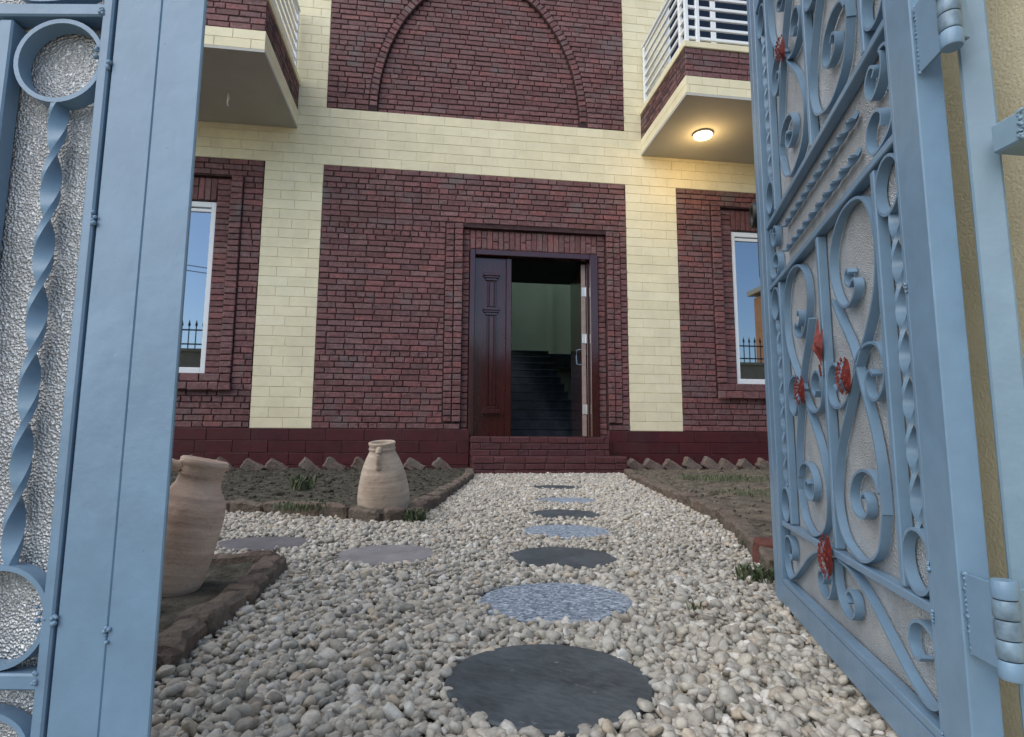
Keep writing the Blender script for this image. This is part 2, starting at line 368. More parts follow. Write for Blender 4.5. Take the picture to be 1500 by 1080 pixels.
wm.add([(AC+AW, 7, 4.485), (AC+AW, 7, AZ), (AC+AW, 7.06, AZ), (AC+AW, 7.06, 4.485)], [(0, 1, 2, 3)])
wall = wm.build('wall', [M['mortar'], M['creamjoint'], M['plinthjoint']], house)
# side and back walls, roof with an unseen opening added to light the stairwell
sm = MB()
sm.box(HX0, HX0+.3, 7.35, 14, -.02, HZ); sm.box(HX1-.3, HX1, 7.35, 14, -.02, HZ); sm.box(HX0+.3, HX1-.3, 13.7, 14, -.02, HZ)
sm.build('side_wall', M['creamjoint'], house)
rm_ = MB(); rm_.box(HX0, HX1, 6.95, 10.2, HZ+.002, HZ+.25); rm_.box(HX0, -.2, 10.2, 14, HZ+.002, HZ+.25); rm_.box(3.4, HX1, 10.2, 14, HZ+.002, HZ+.25); rm_.box(-.2, 3.4, 13.2, 14, HZ+.002, HZ+.25)
rm_.build('roof', M['creamjoint'], house)

# brick pieces: a few hand-made irregular variants, shared by all
def piece_variant(seed, jit=.0028, ch=.0055, w=.205, h=.061, d=.03):
    r = random.Random(seed); J = lambda a: r.uniform(-a, a)
    hw, hh = w/2, h/2; v = []
    for (y, ins) in ((d, 0), (ch, 0), (0, ch)):
        for sx, sz in ((-1, -1), (1, -1), (1, 1), (-1, 1)):
            v.append((sx*(hw-ins)+J(jit), y+J(jit*.8), sz*(hh-ins)+J(jit)))
    f = []
    for k in range(2):
        for i in range(4): f.append((k*4+i, k*4+(i+1) % 4, k*4+4+(i+1) % 4, k*4+4+i))
    f.append((8, 9, 10, 11))
    return np.array(v), f, (w, h, d)
VAR = {'stretch': [piece_variant(i) for i in range(14)], 'head': [piece_variant(40+i, w=.10) for i in range(10)],
       'block': [piece_variant(80+i, .0007, .0022, .34, .116) for i in range(8)], 'plinth': [piece_variant(120+i, .001, .003, .42, .13) for i in range(6)]}
MESH = {}
def piece_mesh(kind, i, mat, nm):
    k = (kind, i, mat.name)
    if k not in MESH:
        v, f, _ = VAR[kind][i]; me = bpy.data.meshes.new(nm); me.from_pydata([tuple(q) for q in v], [], f); me.materials.append(mat); me.update(); MESH[k] = me
    return MESH[k]
LAID = []      # (surface, kind, variant, location, scale, rotation about the facing axis, facing angle)
def lay(surf, kind, x, y, z, w, h, rot=0.0, face=0.0, jy=.002):
    i = random.randrange(len(VAR[kind])); bw, bh, bd = VAR[kind][i][2]
    LAID.append((surf, kind, i, (x, y+random.uniform(-jy, jy), z), (w/bw, 1, h/bh), rot+random.gauss(0, .007 if kind in ('stretch', 'head') else .0012), face))
def course(surf, kind, x0, x1, z, y, pitch, h, joint, off, face=0.0, base=None, jx=.012, jy=.002):
    """one course between x0 and x1 on the line base + x along the facing wall"""
    if x1-x0 < .03: return
    x = x0+(off if off > .03 else 0)
    cuts = [x0]+([x] if off > .03 and x < x1-.03 else [])
    while True:
        x = cuts[-1]+(pitch*.52 if kind == 'stretch' and random.random() < .13 else pitch)+random.uniform(-jx, jx)
        if x > x1-.045: break
        cuts.append(x)
    cuts.append(x1)
    for a, b in zip(cuts, cuts[1:]):
        m = (a+b)/2; w = b-a-joint; k = kind if (kind not in ('stretch', 'head') or w > .15) else 'head'
        if base is None: lay(surf, k, m, y, z, w, h, 0, 0, jy)
        else: lay(surf, k, base[0]+m*math.cos(face), base[1]+m*math.sin(face), z, w, h, 0, face, jy)
BP, BH, BJ = .0711, .0625, .0105; PROUD = .013
def brick_rows(x0, x1, z0, z1, y, seedrow=0, headers=(4, 11, 12, 22, 33, 34, 41), limits=None):
    n = max(1, round((z1-z0)/BP)); p = (z1-z0)/n
    for k in range(n):
        z = z0+(k+.5)*p; hd = k in headers; pitch = .11 if hd else .216
        off = ((k+seedrow) % 2)*pitch/2+random.uniform(0, .03)
        for a, b in (limits(z) if limits else [(x0, x1)]):
            if abs(a+1.365) < .01 or abs(a-3.125) < .01: a += random.uniform(-.012, .004)
            if abs(b-2.425) < .01 or abs(b+2.055) < .01: b += random.uniform(-.004, .012)
            course('wall', 'head' if hd else 'stretch', a, b, z, y, pitch, p-BJ, BJ, off)
Y0 = 7.0-PROUD
# lower middle panel round the door surround
def lim_mid(z):
    if z < .635: return [(-1.365, DOOR_REC[0]-.005), (DOOR_REC[1]+.005, 2.425)]
    if z < 3.09: return [(-1.365, .12), (2.338, 2.425)]
    return [(-1.365, 2.425)]
brick_rows(0, 0, .552, 3.742, Y0, limits=lim_mid)
def column(x0, x1, z0, z1, y):
    n = round((z1-z0)/BP); p = (z1-z0)/n
    for k in range(n): lay('wall', 'head', (x0+x1)/2, y, z0+(k+.5)*p, x1-x0-.004, p-.009)
for a, b in ((.127, .224), (2.246, 2.334)): column(a, b, .64, 3.09, Y0-.012)
for a, b in ((.233, .333), (2.156, 2.238)): column(a, b, .64, 3.09, Y0-.03)
for a, b in ((.337, .42), (2.057, 2.154)): column(a, b, .50, 3.05, 7.06-.012)
def soldiers(x0, x1, z0, z1, y, pitch=.072):
    n = round((x1-x0)/pitch); p = (x1-x0)/n
    for k in range(n):
        x = x0+(k+.5)*p
        if random.random() < .55: lay('wall', 'stretch', x, y, (z0+z1)/2, z1-z0-.006, p-.008, math.pi/2)
        else:
            zc = z0+(z1-z0)*random.choice((.42, .58))
            for a, b in ((z0, zc), (zc, z1)): lay('wall', 'head', x, y, (a+b)/2, p-.008, b-a-.008)
soldiers(.425, 2.05, 2.80, 3.04, 7.06-.012)
# side panels round the windows
for (wa, wb), rec in zip(WIN, WIN_REC):
    side = -1 if wa < 0 else 1
    pa, pb = (HX0+.005, -2.055) if side < 0 else (3.125, HX1-.005)
    o0, o1 = rec[0]-.145, rec[1]+.145
    def lim(z, pa=pa, pb=pb, o0=o0, o1=o1, rec=rec):
        if .955 < z < 3.53: return [(pa, o0-.004), (o1+.004, pb)]
        return [(pa, pb)]
    brick_rows(0, 0, .552, 3.742, Y0, 1, limits=lim)
    for a, b in ((o0+.004, rec[0]-.012), (rec[1]+.012, o1-.004)): column(a, b, 1.165, 3.525, Y0-.022)
    for a, b in ((rec[0]+.004, wa-.004), (wb+.004, rec[1]-.004)): column(a, b, 1.17, 3.51, 7.06-.012)
    soldiers(wa-.002, wb+.002, 3.235, 3.51, 7.06-.012)
    for k, (z, pr) in enumerate(((1.112, .045), (1.015, .075))):
        course('wall', 'stretch', o0-.02*k, o1+.02*k, z, Y0-pr, .22, .086, .008, .1*k)
# upper panel with the arch
def lim_out(z):
    w = arch_w(z, .094); return [(-1.365, 2.425)] if w == 0 else [(-1.365, AC-w-.004), (AC+w+.004, 2.425)]
def lim_in(z):
    w = arch_w(z); return [] if w < .05 else [(AC-w+.002, AC+w-.002)]
brick_rows(0, 0, 4.487, 7.595, Y0, limits=lim_out)
brick_rows(0, 0, 4.487, AZ+AH, 7.06-PROUD, 1, limits=lim_in, headers=(7, 20))
# ring of rowlock bricks along the arch
s = 0.0; T_ = [(-math.pi/2+0)*0]
pts = [(AC+(AW+.046)*math.cos(a), AZ+(AH+.046)*math.sin(a), a) for a in np.linspace(0, math.pi, 900)]
acc = 0.0; last = pts[0]
for q in pts[1:]:
    acc += math.hypot(q[0]-last[0], q[1]-last[1])
    if acc >= .070:
        tx, tz = q[0]-last[0], q[1]-last[1]; lay('wall', 'head', q[0], Y0+.003, q[1], .090, .060, -(math.atan2(tz, tx)-math.pi/2)); acc = 0
    last = q
# cream blocks
CPH = (3.745-.55)/27
def blocks(x0, x1, z0, z1, lim=None):
    n = round((z1-z0)/CPH); p = (z1-z0)/n
    for k in range(n):
        z = z0+(k+.5)*p
        for a, b in (lim(z) if lim else [(x0, x1)]):
            course('blockwall', 'block', a, b, z, 7.0-.007, .345, p-.0035, .0035, (k % 2)*.17+.03, jx=.02, jy=.0006)
blocks(-2.05, -1.37, .552, 3.745); blocks(2.43, 3.12, .552, 3.745)
blocks(HX0, HX1, 3.747, 4.485, None)
def lim_up(z):
    o = []
    for a, b, c, d in ((HX0, -1.372, -3.6, -2.15), (2.432, HX1, 3.05, 5.2)):
        o += [(a, c), (d, b)] if z > 4.62 else [(a, b)]
    return o
blocks(0, 0, 4.487, 7.0, lim_up)
# plinth blocks
for k in range(4):
    z = .0+(k+.5)*.1375
    for a, b in ((HX0, .44), (2.16, HX1)): course('plinth', 'plinth', a, b, z, 7.0-.018, .43, .1335, .004, (k % 2)*.2+.04, jx=.05, jy=.0008)

# door steps
STEP = [(.455, 2.2, 6.45, 6.99, -.02, .245), (.452, 2.09, 6.75, 6.985, .2455, .468)]
stm = MB()
for i, (a, b, y0, y1, z0, z1) in enumerate(STEP): stm.box(a+.008, b-.008, y0+.010, y1, z0, z1-.006)
steps = stm.build('front_steps', M['mortar'], house)
for i, (a, b, y0, y1, z0, z1) in enumerate(STEP):
    zz = z0 if i else .03; n = 3; p = (z1-zz)/n
    for k in range(n):
        course('steps', 'stretch', a, b, zz+(k+.5)*p, y0, .225, p-.008, .008, (k % 2)*.11)
        for xf, f, bx in ((a, -math.pi/2, (a, y1)), (b, math.pi/2, (b, y0))):
            course('steps', 'stretch', 0, y1-y0, zz+(k+.5)*p, 0, .225, p-.008, .008, (k % 2)*.11, face=f, base=bx)
for i, (a, b, y0, y1, z0, z1) in enumerate(STEP):
    yb = 6.748 if i == 0 else 6.98; n = 8
    for k in range(n):
        xa = a+(b-a)*k/n; tm = MB(); tm.bbox(xa+.003, a+(b-a)*(k+1)/n-.003, y0+.012, yb, z1-.005, z1+.004+random.uniform(0, .003), .003); tm.build('tread', M['step'], steps)

# balconies
def balcony(x0, x1, zb, yo):
    m = MB()
    m.box(x0+.004, x1-.004, yo+.012, 6.992, zb+.03, zb+.55); core = m.build('balcony', [M['mortar']], house)
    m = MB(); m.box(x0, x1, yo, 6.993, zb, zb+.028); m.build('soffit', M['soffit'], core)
    zf = zb+.028
    for (xx0, f, bx, L) in ((x0, 0.0, (x0, yo), x1-x0), (x0, -math.pi/2, (x0, 6.99), 6.99-yo), (x1, math.pi/2, (x1, yo), 6.99-yo)):
        for k in range(2):
            course('balcony_block', 'block', 0, L, zf+.05+k*.1, 0, .33, .0965, .0035, (k % 2)*.15+.04, face=f, base=bx, jy=.0006)
        for k in range(5):
            course('balcony', 'stretch', .004, L-.004, zf+.2+(k+.5)*.0665, 0, .21, .058, .009, (k % 2)*.1, face=f, base=(bx[0]+.004*math.sin(-f), bx[1]+.004), jy=.0015)
    zc = zf+.2+5*.0665+.002
    m = MB(); m.bbox(x0-.012, x1+.012, yo-.012, yo+.13, zc, zc+.075, .006); m.bbox(x0-.012, x0+.13, yo+.13, 6.99, zc, zc+.075, .006); m.bbox(x1-.13, x1+.012, yo+.13, 6.99, zc, zc+.075, .006)
    m.build('coping', M['cream'], core)
    zt = zc+.075; H = .86
    def bar(nm, *b): q = MB(); q.bbox(*b, .003); return q.build(nm, M['white'], core)
    yc = yo+.05; posts = [x0+.05, x0+.18, x1-.05]+[x0+.18+(x1-x0-.36)*k/2 for k in (1, 2)]
    for x in posts: bar('railing_post', x-.02, x+.02, yc-.02, yc+.02, zt, zt+H)
    for x in (x0+.05, x1-.05):
        bar('railing_post', x-.02, x+.02, 6.90, 6.94, zt, zt+H)
        if True: bar('railing_post', x-.02, x+.02, yc+.13, yc+.17, zt, zt+H)
    for k in range(7):
        z = zt+.06+k*.125
        bar('railing_bar', x0+.07, x1-.07, yc-.012, yc+.012, z, z+.035)
        for x in (x0+.05, x1-.05): bar('railing_bar', x-.012, x+.012, yc+.02, 6.90, z, z+.035)
    for x in (x0+.05, x1-.05): bar('handrail', x-.03, x+.03, yc-.03, 6.94, zt+H, zt+H+.03)
    bar('handrail', x0+.08, x1-.08, yc-.03, yc+.03, zt+H+.001, zt+H+.029)
    return core
bal_r = balcony(2.655, 5.5, 4.156, 5.61); bal_l = balcony(-4.5, -1.704, 4.185, 5.58)
BAL = {'r': bal_r, 'l': bal_l}

# balcony doors (white framed glass) and ground floor windows
def glazed(name, x0, x1, z0, z1, y, mull, fr=.055, glass='glass', transom=None):
    m = MB(); m.bbox(x0, x0+fr, y, y+.07, z0, z1, .004); m.bbox(x1-fr, x1, y, y+.07, z0, z1, .004); m.bbox(x0+fr, x1-fr, y, y+.07, z0, z0+fr*1.25, .004); m.bbox(x0+fr, x1-fr, y, y+.07, z1-fr*1.2, z1, .004)
    for u in mull: m.bbox(u-.035, u+.035, y+.004, y+.066, z0+fr*1.25, z1-fr*1.2, .004)
    if transom: m.bbox(x0+fr, x1-fr, y+.01, y+.06, transom-.02, transom+.02, .004)
    fr_o = m.build(name, M['white'], house)
    cuts = [x0+fr]+list(mull)+[x1-fr]
    for a, b in zip(cuts, cuts[1:]):
        g = MB(); g.box(a+.001, b-.001, y+.03, y+.036, z0+.03, z1-.03); g.build('pane', M[glass], fr_o)
    return fr_o
for (a, b), o in zip(WIN, WIN_OPEN):
    glazed('window', a+.004, b-.004, o[2]+.004, o[3]-.004, 7.075, [(a+b)/2], transom=3.12)
for a, b, z0, z1 in BALDOOR: glazed('balcony_door', a+.003, b-.003, z0+.003, z1-.003, 7.03, [a+(b-a)/3, a+2*(b-a)/3], .07, 'glass_dark')

# door frame and leaves
fm = MB(); dx0, dx1, dz0, dz1 = DOOR_OPEN
fm.bbox(dx0+.002, dx0+.072, 7.02, 7.17, dz0+.004, dz1-.003, .006); fm.bbox(dx1-.105, dx1-.002, 7.02, 7.17, dz0+.004, dz1-.003, .006); fm.bbox(dx0+.072, dx1-.105, 7.02, 7.17, dz1-.073, dz1-.003, .006)
fm.bbox(dx0+.072, dx0+.09, 7.12, 7.17, dz0+.004, dz1-.075, .003); fm.bbox(dx1-.123, dx1-.105, 7.12, 7.17, dz0+.004, dz1-.075, .003)
fm.build('door_frame', M['wood'], house)
lm = MB(); lm.bbox(.495, .885, 7.10, 7.15, .48, 2.705, .003); fixed = lm.build('door_leaf', M['wood'], house)
q = MB(); q.bbox(.886, .955, 7.085, 7.15, .48, 2.705, .006); q.build('meeting_stile', M['wood'], fixed)
def moulding(x0, x1, z, up):
    q = MB()
    for k, (g, h0, h1, dep) in enumerate(((0, 0, .032, .05), (.012, .032, .058, .036), (.03, .058, .09, .022))):
        za, zb = (z-h1, z-h0) if up else (z+h0, z+h1)
        q.bbox(x0+g, x1-g, 7.10-dep, 7.099, za+.0005, zb-.0005, .004)
    q.build('moulding', M['wood'], fixed)
moulding(.595, .805, 2.50, True); moulding(.595, .805, 2.06, True); moulding(.60, .82, .745, False)
for z0, z1 in ((2.075, 2.40), (.845, 1.96)):
    q = MB()
    for a, b in ((.648, .668), (.742, .762)): q.bbox(a, b, 7.078, 7.099, z0, z1, .005)
    q.bbox(.675, .735, 7.088, 7.099, z0, z1, .006); q.build('panel_strip', M['wood'], fixed)
# open leaf swung inwards on the right jamb
T = Matrix.Translation((1.925, 7.16, 0)) @ Matrix.Rotation(rad(-5), 4, 'Z')
q = MB(); q.bbox(-.055, 0, .004, .93, .48, 2.70, .003, T=T); q.box(-.0555, -.001, 0, .0035, .485, 2.695, 1, T=T); opened = q.build('door_leaf', [M['wood'], M['light_wood']], house)
for z in (2.33, 1.72, .82):
    q = MB(); q.bbox(-.05, -.004, -.008, -.001, z-.06, z+.06, .002, T=T); q.tube([T @ Vector((.002, -.008, z-.06)), T @ Vector((.002, -.008, z+.06))], .009, 8); q.build('hinge', M['chrome'], opened)
q = MB(); q.tube([T @ Vector(v) for v in ((-.056, .12, 1.40), (-.10, .12, 1.41), (-.105, .12, 1.50), (-.10, .12, 1.59), (-.056, .12, 1.60))], .009, 8); q.build('pull_handle', M['hinge_steel'], opened)

# interior: hall, stairs, stairwell lit from the roof opening
im = MB()
im.box(-.2, 0.1, 7.36, 12.5, .46, HZ); im.box(3.1, 3.4, 7.36, 12.5, .46, HZ); im.box(0.1, 3.1, 12.2, 12.5, .46, HZ); im.box(2.38, 2.52, 12.05, 12.199, .46, 5)
im.box(.1, 3.1, 9.7, 9.95, 3.2, HZ)
im.build('interior_wall', M['plaster_green'], house)
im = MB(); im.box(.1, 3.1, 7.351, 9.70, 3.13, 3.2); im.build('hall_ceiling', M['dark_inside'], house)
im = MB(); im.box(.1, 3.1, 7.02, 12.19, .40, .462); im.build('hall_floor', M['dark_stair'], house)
st = MB(); st.box(.62, .66, 8.35, 11.2, .463, .47); stair = st.build('staircase', M['dark_stair'], house)
for k in range(11):
    q = MB(); y = 8.35+k*.27; z = .463+.155*k
    q.box(.72, 2.22, y, y+.30, .464, z+.125); q.bbox(.70, 2.22, y-.02, y+.30, z+.126, z+.155, .004); q.build('stair_step', M['dark_stair'], stair)
q = MB(); q.box(.1, 3.1, 11.36, 12.19, 1.9, 2.165); q.build('landing', M['dark_stair'], stair)
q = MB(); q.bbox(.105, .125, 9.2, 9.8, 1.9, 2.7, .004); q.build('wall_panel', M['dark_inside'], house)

# ---- turn the laid pieces into objects: the ones that show largest singly, the rest joined
def project(p):
    d = cam.matrix_world.inverted() @ Vector(p)
    return (750+856*d.x/-d.z, 540-856*d.y/-d.z, -d.z)
def seen(p): return p[2] > 0 and 285 < p[0] < 1118 and -10 < p[1] < 720
by = {}
for e in LAID: by.setdefault(e[0], []).append(e)
SPEC = {'wall': ('brick', M['brick'], wall, 170, 'brickwork'), 'blockwall': ('block', M['cream'], wall, 230, 'blockwork'), 'plinth': ('plinth_block', M['plinth'], wall, 90, 'plinth_blockwork'),
        'steps': ('brick', M['step'], steps, 40, 'step_brickwork'), 'balcony': ('brick', M['brick'], None, 70, 'balcony_brickwork'), 'balcony_block': ('block', M['cream'], None, 40, 'balcony_blockwork')}
for surf, items in by.items():
    nm, mat, par, lim, rest = SPEC[surf]
    def score(e):
        p = project(e[3]); w = VAR[e[1]][e[2]][2]
        return (w[0]*e[4][0]*w[1]*e[4][2]/p[2]**2) if seen(p) else 0
    items = sorted(items, key=lambda e: -score(e)); lim = min(lim, sum(1 for e in items if score(e) > 0))
    def own(e): return par if par is not None else (BAL['r'] if e[3][0] > 1 else BAL['l'])
    for e in items[:lim]:
        o = link(nm, piece_mesh(e[1], e[2], mat, nm), own(e)); o.location = e[3]; o.scale = e[4]
        o.rotation_euler = (0, e[5], e[6])
    groups = {}
    for e in items[lim:]: groups.setdefault(own(e).name, []).append(e)
    for g, es in groups.items():
        V = []; F = []; n = 0
        for e in es:
            v, f, _ = VAR[e[1]][e[2]]; v = v*np.array(e[4]); c_, s_ = math.cos(e[5]), math.sin(e[5])
            v = np.stack([v[:, 0]*c_+v[:, 2]*s_, v[:, 1], -v[:, 0]*s_+v[:, 2]*c_], 1); c_, s_ = math.cos(e[6]), math.sin(e[6])
            v = np.stack([v[:, 0]*c_-v[:, 1]*s_, v[:, 0]*s_+v[:, 1]*c_, v[:, 2]], 1)+np.array(e[3])
            V.append(v); F.append(np.array(f)+n); n += len(v)
        p_ = es and own(es[0])
        o = np_mesh(rest, np.concatenate(V), np.concatenate(F), mat, house if p_ == wall else p_, smooth=False); o['kind'] = 'stuff'

# lamp under the right balcony, bare wires under the left one
t = thing('ceiling_light', 'round lit ceiling light glowing warm under the balcony', 'light', (3.2, 6.345, 4.156))
q = MB(); q.lathe([(.0, -.004), (.112, -.004), (.118, -.010), (.118, -.022), (.112, -.026)], 40); q.build('rim', M['white'], t, True)
q = MB(); q.lathe([(.111, -.025), (.104, -.036), (.07, -.046), (.001, -.050)], 40); q.build('diffuser', M['lamp'], t, True)
q = MB(); w0 = Vector((-2.29, 6.33, 4.186))
q.tube([w0, w0+Vector((.005, 0, -.05)), w0+Vector((.0, .01, -.11)), w0+Vector((.012, .0, -.16))], .006, 6); q.tube([w0+Vector((.01, 0, 0)), w0+Vector((.016, .004, -.06)), w0+Vector((.004, .016, -.10))], .005, 6)
pl = bpy.data.lights.new('bulb', 'POINT'); pl.energy = 3.4; pl.color = (1, .66, .28); pl.shadow_soft_size = .07; po = bpy.data.objects.new('bulb', pl); C.objects.link(po); po.parent = t; po.location = (0, 0, -.20)
tag(q.build('lamp_wire', M['white'], None, True), 'loose bare wires hanging from the balcony underside without a lamp', 'wire')

# ---------------------------------------------------------------- stepping stones
STN = [(.210, 1.05, .172, 'slate', 'large dark slate round stepping stone nearest the gate'),
       (.322, 1.53, .190, 'granite', 'speckled blue granite round stepping stone beside the large dark slate one by the gate'),
       (.458, 2.05, .180, 'slate', 'dark slate round stepping stone, third of the row from the gate'),
       (.60, 2.60, .188, 'granite', 'speckled blue granite stepping stone, fourth of the row from the gate'),
       (.72, 3.12, .188, 'slate', 'dark slate stepping stone, third of the row from the door steps'),
       (.88, 3.80, .190, 'granite', 'speckled blue granite stepping stone, second of the row from the door steps'),
       (1.02, 4.76, .205, 'slate', 'dark slate round stepping stone last before the door steps'),
       (-.606, 2.43, .167, 'slate_violet', 'violet grey stepping stone behind the tilted terracotta jar'),
       (-.137, 2.165, .167, 'slate_pale', 'pale worn grey stepping stone in front of the upright clay jar')]
STN = [(x-.008, y-.025-.012*y*(y < 3), *q_) for x, y, *q_ in STN]
for x, y, r, mt, lb in STN:
    q = MB(); seg = 64; vs = []; ph = random.uniform(0, 9)
    for (rr, z) in ((r*.985, -.03), (r, .004), (r, .012), (r-.004, .0155), (r*.5, .0158)):
        for k in range(seg):
            a = 2*math.pi*k/seg; j = 1+.012*noise.noise(Vector((math.cos(a)*2+ph, math.sin(a)*2, 0)))+.006*noise.noise(Vector((math.cos(a)*9+ph, math.sin(a)*9, 0)))
            vs.append((rr*j*math.cos(a), rr*j*math.sin(a), z))
    fs = [(i*seg+k, i*seg+(k+1) % seg, (i+1)*seg+(k+1) % seg, (i+1)*seg+k) for i in range(4) for k in range(seg)]+[tuple(4*seg+k for k in range(seg))]
    q.add(vs, fs); o = q.build('stepping_stone', M[mt]); smooth_by_angle(o, 35); o.location = (x, y, gz(y)-.006); o.rotation_euler = (random.gauss(0, .008), .008+random.gauss(0, .008), random.uniform(0, 6))
    tag(o, lb, 'stepping stone', 'round stepping stones in the gravel')

# ---------------------------------------------------------------- gravel pebbles
def ico(sub):
    import bmesh
    bm = bmesh.new(); bmesh.ops.create_icosphere(bm, subdivisions=sub, radius=1); bm.verts.ensure_lookup_table()
    v = np.array([p.co[:] for p in bm.verts]); f = np.array([[q.index for q in t.verts] for t in bm.faces]); bm.free(); return v, f
def pebble_variants(sub, n):
    v, f = ico(sub); out = []
    for i in range(n):
        w = []
        for p in v:
            P = Vector(p); k = 1+.46*noise.noise(P*.95+Vector((i*7.3, 1, 2)))+.36*noise.noise(P*2.0+Vector((3, i*5.1, 0)))
            e = 0.74; p2 = np.sign(p)*np.abs(p)**e; w.append(p2/np.linalg.norm(p2)*np.linalg.norm(p2)**.8*k)
        out.append(np.array(w))
    return out, f
def scatter(poly, spacing, ylo, yhi, sub, nvar, dens, zlift, size, xlo=-2.6, xhi=2.6):
    P = np.array(poly); x0, x1 = max(P[:, 0].min(), xlo), min(P[:, 0].max(), xhi)
    gx, gy = np.meshgrid(np.arange(x0, x1, spacing), np.arange(ylo, yhi, spacing*.9))
    pts = np.stack([gx.ravel(), gy.ravel()], 1); pts[:, 0] += (np.arange(len(pts))//gx.shape[1] % 2)*spacing/2
    pts += RNG.normal(0, spacing*.24, pts.shape)
    keep = in_poly(pts, poly) & ~in_poly(pts, [(a+(.02 if a > -.6 else 0), b) for a, b in PLANTER]) & (RNG.random(len(pts)) < dens)
    for x, y, r, *_ in STN: keep &= np.hypot(pts[:, 0]-x, pts[:, 1]-y) > r+.001+RNG.normal(0, .006, len(pts))
    pts = pts[keep]; n = len(pts); var, f = pebble_variants(sub, nvar)
    s = size*np.clip(np.exp(RNG.normal(0, .33, n)), .5, 1.75); ax = np.stack([s*RNG.uniform(.95, 1.45, n), s*RNG.uniform(.75, 1.05, n), s*RNG.uniform(.5, .8, n)], 1)
    yaw = RNG.uniform(0, 6.283, n); tx = RNG.normal(0, .48, n); ty = RNG.normal(0, .48, n); z = np.array([gz(q) for q in pts[:, 1]])+zlift+RNG.normal(0, .0035, n)
    vi = RNG.integers(0, nvar, n); VV = np.array(var)[vi]*ax[:, None, :]
    def rot(V, a, i, j):
        c_, s_ = np.cos(a)[:, None], np.sin(a)[:, None]; A, B = V[:, :, i].copy(), V[:, :, j].copy(); V[:, :, i] = A*c_-B*s_; V[:, :, j] = A*s_+B*c_
    rot(VV, tx, 1, 2); rot(VV, ty, 0, 2); rot(VV, yaw, 0, 1)
    VV += np.stack([pts[:, 0], pts[:, 1], z], 1)[:, None, :]
    F = f[None]+(np.arange(n)*len(var[0]))[:, None, None]
    return VV.reshape(-1, 3), F.reshape(-1, 3)
VS = []; FS = []; n = 0

for a in ((.0140, .62, 1.75, 2, 28, 1, .0005, .0076, -.80), (.0195, .62, 1.75, 2, 28, .8, .0080, .0083, -.80),
          (.0210, .62, 1.75, 1, 16, 1, .0005, .0110, -2.6, -.80), (.0290, .62, 1.75, 1, 16, .7, .0085, .0115, -2.6, -.80),
          (.0145, 1.75, 2.7, 1, 24, 1, .0005, .0080, -1.5), (.0200, 1.75, 2.7, 1, 24, .75, .0080, .0087, -1.5),
          (.0210, 1.75, 3.5, 1, 16, 1, .0005, .0110, -2.6, -1.5), (.0290, 1.75, 3.5, 1, 16, .7, .0085, .0115, -2.6, -1.5),
          (.0170, 2.7, 4.2, 1, 16, 1, .0005, .0092, -1.5), (.0250, 2.7, 4.2, 1, 16, .7, .0082, .0098, -1.5),
          (.0200, 4.2, 6.46, 1, 12, 1, .0005, .0108), (.0290, 4.2, 6.46, 1, 12, .65, .0085, .0115)):
    V, F = scatter(GRAVEL, *a); VS.append(V); FS.append(F+n); n += len(V)
tag(np_mesh('gravel', np.concatenate(VS), np.concatenate(FS), M['pebble']), 'pale cream and grey pebble gravel covering the path', 'gravel', kind='stuff')

# loose clods on the beds
def clods(poly, n, xr, yr, mat, lab):
    pts = np.stack([RNG.uniform(*xr, n), RNG.uniform(*yr, n)], 1); pts = pts[in_poly(pts, poly)]; var, f = pebble_variants(1, 8); V = []; F = []; k = 0
    for x, y in pts:
        sc = .006*math.exp(random.gauss(0, .55)); a = random.uniform(0, 6.28); v = var[random.randrange(8)]*np.array([sc*1.2, sc, sc*.7]); v = np.stack([v[:, 0]*math.cos(a)-v[:, 1]*math.sin(a), v[:, 0]*math.sin(a)+v[:, 1]*math.cos(a), v[:, 2]], 1)
        z = gz(y)+.045+.016*(noise.noise(Vector((x*6, y*6, 3)))+.5*noise.noise(Vector((x*18.6, y*18.6, 9)))+.3*noise.noise(Vector((x*54, y*54, 1))))
        V.append(v+np.array([x, y, z+sc*.2])); F.append(f+k); k += len(v)
    tag(np_mesh('soil_clods', np.concatenate(V), np.concatenate(F), mat, smooth=False), lab, 'soil', kind='stuff')
clods(LEFT_BED, 4200, (-2.6, .4), (2.9, 6.9), M['soil'], 'dark crumbly clods strewn over the soil bed by the jars')
clods(RIGHT_BED, 3600, (1.2, 4.2), (1.8, 6.9), M['sand_soil'], 'dry crumbly clods strewn over the bed behind the open leaf')

# ---------------------------------------------------------------- border bricks of the beds
def lump(name, L, Wd, H, mat, seed):
    q = MB(); q.bbox(-L/2, L/2, -Wd/2, Wd/2, -H*.5, H*.5, min(L, Wd, H)*.16)
    import bmesh
    bm = bmesh.new(); vs = [bm.verts.new(v) for v in q.v]
    for f in q.f: bm.faces.new([vs[i] for i in f])
    bmesh.ops.subdivide_edges(bm, edges=bm.edges[:], cuts=4, use_grid_fill=True)
    for v in bm.verts:
        p = v.co*14+Vector((seed*3.7, 0, 0)); v.co += Vector((noise.noise(p), noise.noise(p+Vector((9, 0, 0))), noise.noise(p+Vector((0, 9, 0)))))*H*.11; p = v.co*46+Vector((seed*1.3, 4, 0)); v.co += Vector((noise.noise(p), noise.noise(p+Vector((9, 0, 0))), noise.noise(p+Vector((0, 9, 0)))))*H*.07
    me = bpy.data.meshes.new(name); bm.to_mesh(me); bm.free(); me.materials.append(mat); me.polygons.foreach_set('use_smooth', [True]*len(me.polygons)); me.set_sharp_from_angle(angle=rad(38)); me.update(); return me
LUMP = [lump('border_brick', .20, .085, .10, M['mud'], i) for i in range(7)]
